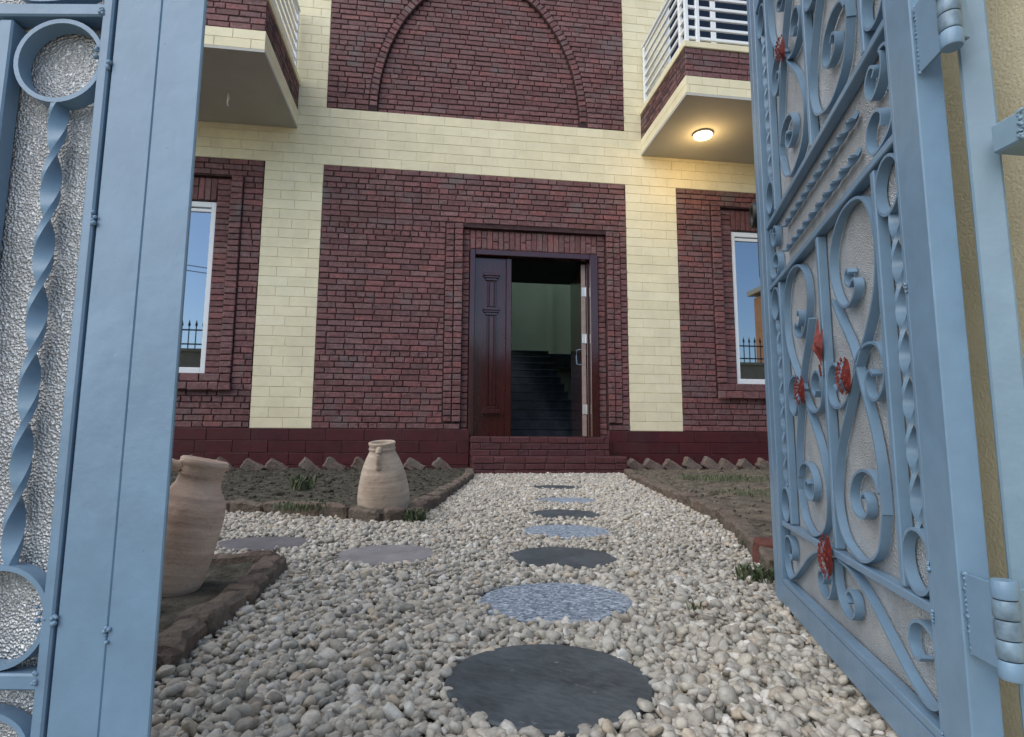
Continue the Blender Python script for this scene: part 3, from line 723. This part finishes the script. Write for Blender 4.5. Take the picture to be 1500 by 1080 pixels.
ORD = ['first', 'second', 'third', 'fourth', 'fifth', 'sixth', 'seventh', 'eighth', 'ninth', 'tenth', 'eleventh', 'twelfth', 'thirteenth', 'fourteenth', 'fifteenth', 'sixteenth', 'seventeenth', 'eighteenth', 'nineteenth', 'twentieth']
ORD += ['twenty-'+w for w in ORD[:9]]+['thirtieth']+['thirty-'+w for w in ORD[:9]]
def border(line, lab, grp, zc=.024, L=.2, sc=.92, rev=False):
    pts = [Vector((*p, 0)) for p in line]; d = 0.0; seg = []
    for a, b in zip(pts, pts[1:]): seg.append((a, b, (b-a).length))
    tot = sum(s_[2] for s_ in seg); n = max(1, round(tot/L))
    for k in range(n):
        t_ = (k+.5)*tot/n
        for a, b, l in seg:
            if t_ <= l: break
            t_ -= l
        p = a+(b-a)*(t_/l); o = link('border_brick', random.choice(LUMP)); o.location = (p.x, p.y, gz(p.y)+zc+random.gauss(0, .004))
        o.scale = (tot/n/.2*.985, sc*random.uniform(.9, 1.1), random.uniform(.85, 1.05)*sc); o.rotation_euler = (random.gauss(0, .05), random.gauss(0, .03), math.atan2((b-a).y, (b-a).x)+random.gauss(0, .03))
        tag(o, lab.replace('#', ORD[k] if not rev else ORD[n-1-k]), 'brick', grp)
border(LEFT_EDGE[1:6], '# mud-covered brick from the upright jar along the dark soil', 'bricks edging the dark soil bed beside the upright jar', rev=True)
border(LEFT_EDGE[5:], '# mud-covered brick from the door steps edging the dark soil bed', 'bricks edging the dark soil bed towards the steps', rev=True)
border(RIGHT_EDGE, '# mud-covered brick from the door steps edging the dry soil bed', 'bricks edging the dry soil bed')
border(PLANTER[:5], '# dark mud-caked brick from the planter corner, in front of the tilted jar', 'bricks edging the small planter', .010, .19, .9, True)
border([PLANTER[4], (-.56, 1.93), (-.70, 1.90), (-1.3, 1.85)], '# dark mud brick from the planter corner, behind the tilted jar', 'bricks closing the small planter', .010, .2, .8)
o = link('border_brick', lump('border_brick', .13, .07, .10, simple('red_brick_end', (.12, .04, .03), .9, var=.35, scale=30, bstr=.8), 77)); o.location = (1.10, 1.80, gz(1.9)+.035); o.rotation_euler = (.05, 0, 2.0)
tag(o, 'red brick end beside the far edge of the open gate leaf', 'brick')
# tilted half-buried bricks along the wall
EDG = [lump('edging_brick', .22, .10, .125, M['edging'], 30+i) for i in range(6)]
def sawtooth(xs_, y, lab, grp):
    for k, x in enumerate(xs_):
        o = link('edging_brick', random.choice(EDG)); o.location = (x+random.gauss(0, .012), y+random.gauss(0, .015), gz(y)+.075+random.gauss(0, .008))
        o.rotation_euler = (random.gauss(0, .06), .62+random.gauss(0, .09), random.gauss(0, .08)); tag(o, lab.replace('#', ORD[k]), 'brick', grp)
sawtooth([.12-.285*i for i in range(14)], 6.62, '# tilted half-buried brick from the door steps in the dark soil bed', 'sawtooth bricks along the dark soil bed')
sawtooth([2.37+.235*i for i in range(13)], 6.70, '# tilted half-buried muddy brick from the door steps in the dry soil bed', 'sawtooth bricks along the dry soil bed')

# ---------------------------------------------------------------- terracotta jars
def jar(label, loc, prof, tilt, mat, scale, handle, hang):
    t = thing('terracotta_jar', label, 'jar', loc); R = Matrix.Rotation(tilt[0], 4, 'X') @ Matrix.Rotation(tilt[1], 4, 'Y')
    q = MB(); q.lathe([(r*scale, z*scale) for r, z in prof], 56, jit=.035); b = q.build('body', mat, t, True); b.matrix_local = R
    q = MB(); hp = [Matrix.Rotation(hang, 4, 'Z') @ (Vector(p)*scale) for p in handle]
    P = []
    for i in range(len(hp)-1):
        a = hp[max(i-1, 0)]; b_, c_ = hp[i], hp[i+1]; d_ = hp[min(i+2, len(hp)-1)]
        for k in range(5):
            u = k/5; P.append(.5*((2*b_)+(c_-a)*u+(2*a-5*b_+4*c_-d_)*u*u+(3*b_-a-3*c_+d_)*u**3))
    P.append(hp[-1]); q.tube(P, [.036*scale*(1.15 if i < 3 or i > len(P)-4 else .9) for i in range(len(P))], 10)
    h = q.build('handle', mat, t, True); h.matrix_local = R
    return t
PROF1 = [(.0, 0), (.19, .0), (.205, .02), (.232, .12), (.246, .28), (.250, .45), (.246, .58), (.236, .66), (.210, .72), (.178, .765), (.160, .80), (.156, .835), (.156, .85), (.170, .865), (.156, .88), (.171, .897), (.158, .914), (.176, .932), (.178, .972), (.165, .985), (.145, .97), (.13, .90), (.125, .83), (.18, .74), (.22, .6), (.21, .2), (.0, .06)]
jar('pinkish tilted terracotta jar with ringed neck standing by the blue gate leaf', (-.640, 1.60, gz(1.6)+.016), [(r_*.94, z_) for r_, z_ in PROF1], (rad(-3), rad(11)), M['clay_near'], .345,
    [(.15, 0, .90), (.235, 0, .92), (.285, 0, .88), (.29, 0, .79), (.235, 0, .68)], rad(215))
PROF2 = [(r_*.88, z_) for r_, z_ in [(.0, 0), (.345, .0), (.36, .02), (.385, .13), (.39, .24), (.375, .36), (.345, .50), (.30, .63), (.245, .75), (.205, .82), (.188, .855), (.195, .875), (.205, .885), (.192, .90), (.19, .925), (.205, .945), (.20, .97), (.185, .975), (.165, .95), (.155, .86), (.22, .75), (.30, .55), (.33, .2), (.0, .05)]]
jar('pale squat clay jar with narrow mouth standing on the bed corner', (-.225, 3.06, gz(3.1)+.022), PROF2, (rad(9), rad(-3)), M['clay_far'], .375,
    [(.165, 0, .90), (.225, 0, .89), (.265, 0, .83), (.265, 0, .75), (.235, 0, .66)], rad(-98))

# ---------------------------------------------------------------- weeds
def weed(label, x, y, n, h, spread, broad, z=.05):
    t = thing('weed', label, 'plant', (x, y, gz(y)+z)); q = MB()
    for i in range(n):
        a = random.uniform(0, 6.28); r = spread*random.random()**.6; hh = h*random.uniform(.4, 1.1); e = random.uniform(0, 6.28)
        b = Vector((r*math.cos(a), r*math.sin(a), -.005)); lean = hh*random.uniform(.2, .9); tip = b+Vector((lean*math.cos(e), lean*math.sin(e), hh)); mid = (b+tip)/2+Vector((0, 0, hh*.22)); w = broad*random.uniform(.6, 1.2)
        s_ = Vector((-math.sin(e), math.cos(e), random.uniform(-.5, .5)))*w
        q.add([b-s_*.3, b+s_*.3, mid+s_, mid-s_, tip], [(0, 1, 2, 3), (3, 2, 4)])
    q.build('leaves', M['leaf'], t); return t
weed('small leafy weed sprouting in the dark soil bed between the jars', -.86, 4.2, 90, .10, .09, .008)
weed('weed tuft growing over the edge bricks between the jars', -.62, 3.12, 260, .04, .16, .004, .05)
weed('green creeper sprig at the foot of the upright jar', -.07, 2.90, 150, .06, .06, .005, .015)
weed('broad patch of grass in the dry soil bed by the wall', 2.55, 4.9, 700, .05, .40, .0028)
weed('thin grass patch in the dry soil bed behind the gate leaf', 2.2, 3.6, 500, .035, .36, .0025)
weed('leafy weed by the far bottom corner of the open gate leaf', .93, 1.62, 130, .045, .06, .0045, .012)
weed('pale green weed against the border bricks of the dry soil bed', 1.20, 2.05, 120, .045, .06, .005, .012)
weed('tiny green sprout among the pebbles beside the open gate leaf', .62, 1.35, 16, .025, .02, .0022, .014)

# ---------------------------------------------------------------- wrought iron gate leaves
def catmull(P, n=8):
    P = [Vector((*p, 0)) for p in P]; out = []
    for i in range(len(P)-1):
        a = P[max(i-1, 0)]; b, c_ = P[i], P[i+1]; d = P[min(i+2, len(P)-1)]
        for k in range(n):
            u = k/n; out.append(.5*((2*b)+(c_-a)*u+(2*a-5*b+4*c_-d)*u*u+(3*b-a-3*c_+d)*u**3))
    out.append(P[-1]); return [(p.x, p.y) for p in out]
def curl(cx, cz, r0, r1, a0, a1, n=26):
    return [(cx+(r0+(r1-r0)*i/n)*math.cos(a0+(a1-a0)*i/n), cz+(r0+(r1-r0)*i/n)*math.sin(a0+(a1-a0)*i/n)) for i in range(n+1)]
WD, DEP = .0065, .0135     # scrolls stand between 6 and 32 mm behind the frame face
def gate(name, label, loc, rotz, sx):
    g = thing(name, label, 'gate', loc, rotz)
    def B(nm, *boxes, bev=.0015, mat='paint'):
        q = MB()
        for (u0, u1, w0, w1, z0, z1) in boxes:
            a, b = sorted((u0*sx, u1*sx)); q.bbox(a, b, w0, w1, z0, z1, bev)
        return q.build(nm, M[mat], g)
    UI0, UI1, UE, TOP = .092, .855, .928, 2.36
    B('cover_strip', (0, .0388, .0, .004, .03, TOP), bev=.001); B('free_stile', (.0392, .0805, .0012, .030, .03, TOP)); B('inner_bar', (.0822, UI0, -.0006, .022, .09, TOP-.06))
    B('hinge_stile', (UI1+.010, UE, 0, .029, .03, TOP)); B('inner_bar', (UI1, UI1+.0088, .0008, .022, .09, TOP-.06))
    B('bottom_rail', (.081, UI1+.010, .0015, .029, .03, .078)); B('bottom_bar', (UI0, UI1, .0009, .02, .0795, .0915))
    B('top_rail', (.081, UI1+.010, .0015, .029, TOP-.05, TOP-.001))
    B('panel_sheet', (.082, UI1+.008,   .0225, .0245, .07, TOP-.04), bev=.0004, mat='sheet')
    bars = [.212-.0, .79-.0, .951, 1.555, 1.715]
    for z in bars: B('cross_bar', (UI0+.0005, UI1-.0005, .0035, .0218, z+.002, z+.0145))
    def vbar(u, z0, z1): B('upright_bar', (u-.0065, u+.0065, .0050, .0215, z0+.0005, z1-.0005))
    for u in (.183, .4965, .770):
        vbar(u, .2285, .79); vbar(u, .9675, 1.555)
    def strip(nm, path, w=DEP, t=.0022):
        q = MB(); q.sweep([(u*sx, WD+w/2, z) for u, z in path], [(0, 1, 0)]*len(path), w/2, t); o = q.build(nm, M['paint'], g); smooth_by_angle(o, 40); return o
    def ring(u, z, r=.0385):
        q = MB(); n = 40; q.sweep([((u+r*math.cos(2*math.pi*k/n))*sx, WD+.0068, z+r*math.sin(2*math.pi*k/n)) for k in range(n)], [(0, 1, 0)]*n, .0072, .0021, closed=True)
        o = q.build('ring', M['paint'], g); smooth_by_angle(o, 40)
    def twist(p, q_, pitch=.060, hw=.0068, ht=.0026):
        a, b = Vector((p[0]*sx, .013, p[1])), Vector((q_[0]*sx, .013, q_[1])); L = (b-a).length; n = max(8, int(L/.0035)); d = (b-a)/L; e = d.cross(Vector((0, 1, 0))).normalized()
        m = MB(); m.sweep([a+(b-a)*i/n for i in range(n+1)], [Vector((0, 1, 0))*math.cos(math.pi*L*i/n/pitch)+e*math.sin(math.pi*L*i/n/pitch) for i in range(n+1)], hw, ht)
        o = m.build('twisted_bar', M['paint'], g); smooth_by_angle(o, 50)
    def rosette(u, z, r=.027, w=.002, kind='flower'):
        q = MB()
        if kind == 'flower':
            NP = 46; a_, b_ = r*.80, r*1.22
            for k in range(NP):
                fr = (k+.5)/NP; rr = math.sqrt(fr); a = k*2.39996; ex, ez = rr*math.cos(a), rr*math.sin(a); hgt = .012*math.sqrt(max(0, 1-fr))
                pl_, pw = r*.26*(.8+.4*rr), r*.17; c0, s0 = math.cos(a), math.sin(a)
                P = [(ex*a_-c0*pl_*.3, ez*b_-s0*pl_*.3, -hgt+.001), (ex*a_+c0*pl_*.35-s0*pw, ez*b_+s0*pl_*.35+c0*pw, -hgt-.001), (ex*a_+c0*pl_*.75, ez*b_+s0*pl_*.75, -hgt-.0012), (ex*a_+c0*pl_*.35+s0*pw, ez*b_+s0*pl_*.35-c0*pw, -hgt-.001), (ex*a_+c0*pl_*.3, ez*b_+s0*pl_*.3, -hgt-.0032)]
                q.add([((u+x)*sx, w+y, z+zz) for x, zz, y in P], [(0, 1, 4), (1, 2, 4), (2, 3, 4), (3, 0, 4)])
            q.add([((u+a_*math.cos(2*math.pi*k/20))*sx, w+.001, z+b_*math.sin(2*math.pi*k/20)) for k in range(20)]+[(u*sx, w-.009, z)], [(k, (k+1) % 20, 20) for k in range(20)])
        else:
            for dx, h0, h1, wd, tl in ((0, -.045, .047, .014, 0), (-.012, -.035, .018, .009, -.012), (.012, -.035, .022, .009, .012)):
                P = [(dx*.3, h0, 0), (dx+wd, (h0+h1)/2-.008, -.003), (dx+tl, h1, -.001), (dx-wd, (h0+h1)/2-.008, -.003), (dx, (h0+h1)/2, -.012)]
                q.add([((u+x)*sx, w+y, z+zz) for x, zz, y in P], [(0, 1, 4), (1, 2, 4), (2, 3, 4), (3, 0, 4)])
            P = [(-.006, -.062, -.002), (.006, -.062, -.002), (.006, -.04, -.004), (-.006, -.04, -.004)]
            q.add([((u+x)*sx, w+y, z+zz) for x, zz, y in P], [(0, 1, 2, 3)])
        q.build('red_flower' if kind == 'flower' else 'red_bud', M['red'], g)
    def lyre(mir, dz):
        f = (lambda u: .957-u+.03) if mir else (lambda u: u)
        f = (lambda u: (.4965+.183)/2-(u-(.4965+.770)/2)) if mir else (lambda u: u)
        P = lambda pts: [(f(u), z+dz) for u, z in pts]
        # strand A: inner spiral, left side, over the top, down the right side, through the flower to the lower left, round the bottom
        spir = [(.632, .668), (.642, .682), (.632, .693), (.619, .684), (.618, .662), (.640, .640)]
        A = catmull([(.640, .672), (.648, .684), (.640, .696), (.624, .690), (.620, .668), (.640, .640), (.667, .645)][::-1][::-1], 6)
        A1 = catmull([(.652, .678), (.640, .688), (.628, .678), (.632, .660), (.652, .653), (.672, .668), (.672, .692), (.640, .640)][:7], 6)
        strip('scroll', P(catmull([(.650, .676), (.640, .684), (.631, .674), (.640, .660), (.660, .662), (.671, .682), (.660, .704), (.634, .706), (.6225, .690)][:3]+[(.634, .658), (.652, .650), (.672, .664), (.673, .690), (.650, .703), (.634, .700)][:2]+[(.668, .655), (.676, .675), (.668, .694)], 6)) if False else
              P(catmull([(.648, .678), (.640, .686), (.630, .680), (.631, .666), (.646, .657), (.664, .664), (.673, .684), (.664, .668)][:6]+[(.672, .650), (.650, .632), (.612, .632), (.580, .658), (.562, .700), (.572, .745), (.610, .776), (.662, .786), (.716, .774), (.748, .735), (.757, .680), (.742, .625), (.705, .578), (.655, .530), (.600, .468), (.545, .405), (.515, .345), (.512, .300), (.535, .258), (.585, .236), (.635, .233), (.690, .258), (.715, .312)], 6)))
        strip('scroll', P(catmull([(.559, .654), (.590, .612), (.618, .581), (.644, .545), (.670, .490), (.698, .430), (.713, .375), (.717, .312)], 7)), t=.0024)
        strip('scroll', P(catmull([(.706, .340), (.690, .362), (.650, .370), (.610, .358), (.590, .330), (.600, .306), (.628, .297), (.655, .306), (.660, .325), (.646, .336), (.634, .328)], 6)))
        strip('scroll', P(catmull([(.625, .500), (.600, .480), (.560, .470), (.520, .478), (.505, .505), (.515, .535), (.540, .547), (.565, .535), (.568, .512), (.552, .500), (.540, .510)], 6)))
        strip('scroll', P(catmull([(.640, .520), (.660, .545), (.700, .556), (.738, .548), (.757, .520), (.750, .488), (.722, .472), (.695, .480), (.688, .502), (.702, .516), (.716, .508)], 6)))
        rosette(f(.622), .517+dz, .023)
    for dz in (0, .7545):
        lyre(False, dz); lyre(True, dz)
        for u in (.132, .813):
            ring(u, .750+dz); ring(u, .268+dz); twist((u, .711+dz), (u, .307+dz))
        rosette(.4965, .592+dz, kind='bud')
    rosette(.474, .212, .029, -.001)
    # small scrolls below the lowest cross bar
    for m_ in (1, -1):
        f = lambda u: .474+m_*(u-.474)
        strip('scroll', [(f(u), z) for u, z in catmull([(.500, .211), (.560, .206), (.630, .184), (.700, .148), (.760, .118), (.812, .102), (.845, .115), (.853, .150), (.842, .184), (.812, .196), (.782, .186), (.774, .162), (.790, .147), (.806, .155)], 6)])
        strip('scroll', [(f(u), z) for u, z in catmull([(.480, .208), (.488, .160), (.512, .132), (.545, .126), (.572, .140), (.574, .162), (.553, .172), (.536, .162), (.545, .150)], 6)])
    # band with two twisted bars between the middle cross bars
    for z in (.851, .910): twist((.232, z), (.708, z), .046)
    for c0, s_ in ((.796, 1), (.148, -1)):
        f = lambda u: c0+s_*u
        strip('scroll', [(f(u), z) for u, z in catmull([(-.005, .918), (.004, .926), (-.012, .936), (-.030, .922), (-.026, .898), (.005, .888), (.03, .898), (.05, .925), (.035, .944), (.0, .948), (-.035, .945), (-.049, .915)][:5]+[(-.005, .890), (.022, .905), (.028, .930), (.008, .947)][:3]+[(.024, .940), (.048, .930), (.053, .880), (.048, .832), (.020, .814), (-.020, .812), (-.040, .832), (-.034, .858), (-.008, .868), (.014, .856), (.010, .838)], 6)])
    for u0, u1 in ((.13, .46), (.50, .83)):
        strip('scroll', catmull([(u0+.10, 1.63), (u0+.06, 1.60), (u0+.02, 1.63), (u0+.05, 1.69), (u0+.12, 1.68), ((u0+u1)/2, 1.635), (u1-.12, 1.59), (u1-.05, 1.585), (u1-.02, 1.64), (u1-.06, 1.675), (u1-.10, 1.645)], 6))
    for k in range(9): twist((.13+.0875*k, 1.733), (.13+.0875*k, TOP-.052), .07)
    return g, B
g_r, B_r = gate('gate_leaf', 'open blue-grey wrought iron gate leaf with hinges on the cream pillar side', (.868, 1.4287, 0), math.atan2(-.937, -.349), 1)
g_l, B_l = gate('gate_leaf', 'closed blue-grey gate leaf whose wide stile hides part of the tilted jar', (.483*math.sin(rad(7.76))-.279*math.cos(rad(7.76)), .483*math.cos(rad(7.76))+.279*math.sin(rad(7.76)), 0), -rad(7.76), -1)
# weld blobs on the left leaf frame
def welds(g, sx, spots):
    for u, z, n in spots:
        q = MB()
        for k in range(n):
            c0 = Vector((u*sx+random.gauss(0, .0012), random.gauss(-.0005, .0004), z+random.gauss(0, .004))); r = random.uniform(.0015, .0028); v, f = ico(1)
            q.add([c0+Vector(p)*r for p in v], [tuple(t) for t in f])
        q.build('weld', M['paint'], g, True)
welds(g_l, -1, [(.0813, .27, 5), (.0813, .60, 5), (.0813, .74, 4), (.039, .262, 5), (.092, .22, 5), (.092, .795, 6), (.0925, .27, 4), (.0925, .755, 4)])
welds(g_r, 1, [(.864, .27, 5), (.864, .60, 5), (.864, .215, 5), (.865, .09, 5)])
# lock on the free edge of the open leaf
q = MB(); q.bbox(-.030, -.001, .004, .020, .86, 1.06, .002); q.build('bolt_plate', M['black'], g_r)
q = MB(); n = 20; q.sweep([(-.045+.024*math.cos(2*math.pi*k/n), .004, 1.045+.030*math.sin(2*math.pi*k/n)) for k in range(n)], [(0, 1, 0)]*n, .009, .006, closed=True); q.build('pull_ring', M['black'], g_r, True)
# hinges: plates belong to the leaf, barrels to the axis
du = Vector((-.349, -.937, 0)); dw = Vector((.937, -.349, 0)); O = Vector((.868, 1.4287, 0))
def loc_r(p): d = Vector(p)-O; return Vector((d.dot(du), d.dot(dw), p[2]))
for z0, z1 in ((.2, .278), (.832, .915), (1.75, 1.83)):
    a, b = loc_r((.5475, .553, 0)), loc_r((.5365, .512, 0)); q = MB(); d = (b-a).normalized(); nrm = Vector((-d.y, d.x, 0))
    vs = [a+nrm*.002, a-nrm*.002, b-nrm*.002, b+nrm*.002]; q.add([v+Vector((0, 0, z0)) for v in vs]+[v+Vector((0, 0, z1)) for v in vs], [(3, 2, 1, 0), (4, 5, 6, 7)]+[(i, (i+1) % 4, 4+(i+1) % 4, 4+i) for i in range(4)])
    hp = q.build('hinge_plate', M['paint'], g_r)
    c0 = loc_r((.537, .503, 0)); n = 5; hh = (z1-z0+.012)/n
    for k in range(n):
        q = MB(); q.tube([c0+Vector((0, 0, z0-.006+hh*k+.0006)), c0+Vector((0, 0, z0-.006+hh*k+.003)), c0+Vector((0, 0, z0-.006+hh*(k+1)-.003)), c0+Vector((0, 0, z0-.006+hh*(k+1)-.0006))], [.0098, .0108, .0108, .0098], 18)
        o = q.build('hinge_barrel', M['paint' if k in (0, 4) else 'hinge_steel'], hp); smooth_by_angle(o, 50)
    q = MB()
    for k in range(16):
        c1 = a+nrm*-.001+Vector((0, 0, z0+(z1-z0)*k/15)); v, f = ico(1); q.add([c1+Vector((random.gauss(0, .0008), random.gauss(0, .0008), 0))+Vector(p)*random.uniform(.0016, .003) for p in v], [tuple(t_) for t_ in f])
    q.build('weld', M['paint'], hp, True)

# gate posts, pillars, boundary wall with spear fence
p = thing('gate_post', 'slim blue-grey steel post beside the cream pillar', 'post', (.580, .518, 0))
q = MB(); q.bbox(-.0138, .0138, 0, .012, -.02, 2.5, .002, T=Matrix.Rotation(rad(-40), 4, 'Z')); q.build('post', M['paint_post'], p)
q = MB(); q.bbox(-.014, .122, -.052, -.0205, .706, .737, .002); q.build('bracket', M['paint_post'], p)
for z0, z1 in ((.838, .915), (.205, .275)):
    q = MB(); q.bbox(-.036, -.0225, -.018, -.012, z0, z1, .001); q.build('hinge_plate', M['paint_post'], p)
q = MB()
for k in range(22):
    c1 = Vector((-.014+random.gauss(0, .001), -.052+random.gauss(0, .0015), .706+.031*random.random())); v, f = ico(1); q.add([c1+Vector(v_)*random.uniform(.0015, .003) for v_ in v], [tuple(t_) for t_ in f])
q.build('weld', M['paint_post'], p, True)
def solid(name, b, mat, label, cat, group=None, cap=True):
    t = thing(name, label, cat, ((b[0]+b[1])/2, (b[2]+b[3])/2, 0), 0, group); x, y = t.location.x, t.location.y
    q = MB(); q.bbox(b[0]-x, b[1]-x, b[2]-y, b[3]-y, b[4], b[5], .012); q.build('masonry', M[mat], t)
    q = MB(); q.bbox(b[0]-x-.04, b[1]-x+.04, b[2]-y-.04, b[3]-y+.04, b[5]+.001, b[5]+.08, .012); q.build('coping', M[mat], t); return t
solid('gate_pillar', (.70, 1.1, .12, .80, -.02, 2.6), 'rough_cream', 'rough cream rendered gate pillar behind the slim blue post', 'pillar')
solid('gate_pillar', (-1.85, -1.40, .30, .95, -.02, 2.6), 'rough_cream', 'rough cream gate pillar at the hinge side of the closed leaf', 'pillar')
def fence(label, x0, x1):
    t = thing('boundary_wall', 'tan street wall carrying '+label, 'wall', ((x0+x1)/2, .5, 0)); c0 = t.location.x
    q = MB(); q.box(x0-c0, x1-c0, -.1, .1, -.02, 2.35); q.build('masonry', M['tan'], t)
    q = MB(); q.box(x0-c0, x1-c0, -.13, .13, 2.352, 2.42); q.build('coping', M['tan'], t)
    t = thing('spear_fence', label, 'fence', ((x0+x1)/2, .5, 2.42))
    for z in (.10, .42): q = MB(); q.box(x0-c0, x1-c0, -.012, .012, z, z+.03); q.build('rail', M['black'], t)
    n = int((x1-x0)/.15); base = None
    for k in range(n):
        if base is None:
            q = MB(); q.box(-.009, .009, -.009, .009, 0, .50); q.add([(0, 0, .48), (.03, 0, .55), (0, .01, .55), (-.03, 0, .55), (0, -.01, .55), (0, 0, .68)], [(0, 1, 2), (0, 2, 3), (0, 3, 4), (0, 4, 1), (5, 2, 1), (5, 3, 2), (5, 4, 3), (5, 1, 4)]); o = q.build('spear', M['black'], t); base = o.data
        else: o = link('spear', base, t)
        o.location.x = x0-c0+.08+k*.15
fence('black spear fence to the right of the gate pillar by the slim post', 1.12, 13.0); fence('black spear fence beyond the closed gate leaf', -13.0, -1.87)
# across the street (seen mirrored in the windows)
t = thing('brick_building', 'orange brick building across the street mirrored in the window', 'building', (24.3, -17, 0))
q = MB(); q.box(-4, 4, -3, 3, -.02, 9.6); q.build('wall', M['orange'], t)
q = MB(); q.box(-4.25, -3.6, 2.9, 3.3, -.02, 9.8); q.build('corner_pier', M['tan'], t)
q = MB(); q.box(-4.3, 4.3, -3.3, 3.4, 9.802, 10.1); q.build('cornice', M['tan'], t)
for x in (-2.2, .2, 2.4):
    for z in (1.2, 4.4): q = MB(); q.box(x-.5, x+.5, 2.95, 3.02, z, z+1.5); q.build('window', M['glass_dark'], t)
for x, lab in ((-14.0, 'left-hand'), (9.0, 'right-hand')):
    pass
t = thing('utility_pole', 'timber utility pole across the street carrying two cables', 'pole', (-15, -6, 0)); q = MB(); q.tube([(0, 0, -.02), (0, 0, 8)], [.12, .08], 12); q.build('shaft', M['tan'], t, True); q = MB(); q.box(-.05, .05, -.5, .5, 7.25, 7.35); q.build('crossarm', M['tan'], t)
for k, z in enumerate((7.3, 7.05)):
    q = MB(); q.tube([(-15+26*i/20, -6+.3*k, z-1.5*math.sin(math.pi*i/20)) for i in range(21)], .014, 6)
    tag(q.build('overhead_cable', M['black'], None, True), ('upper' if k == 0 else 'lower')+' black overhead cable mirrored in the window by the closed leaf', 'cable')
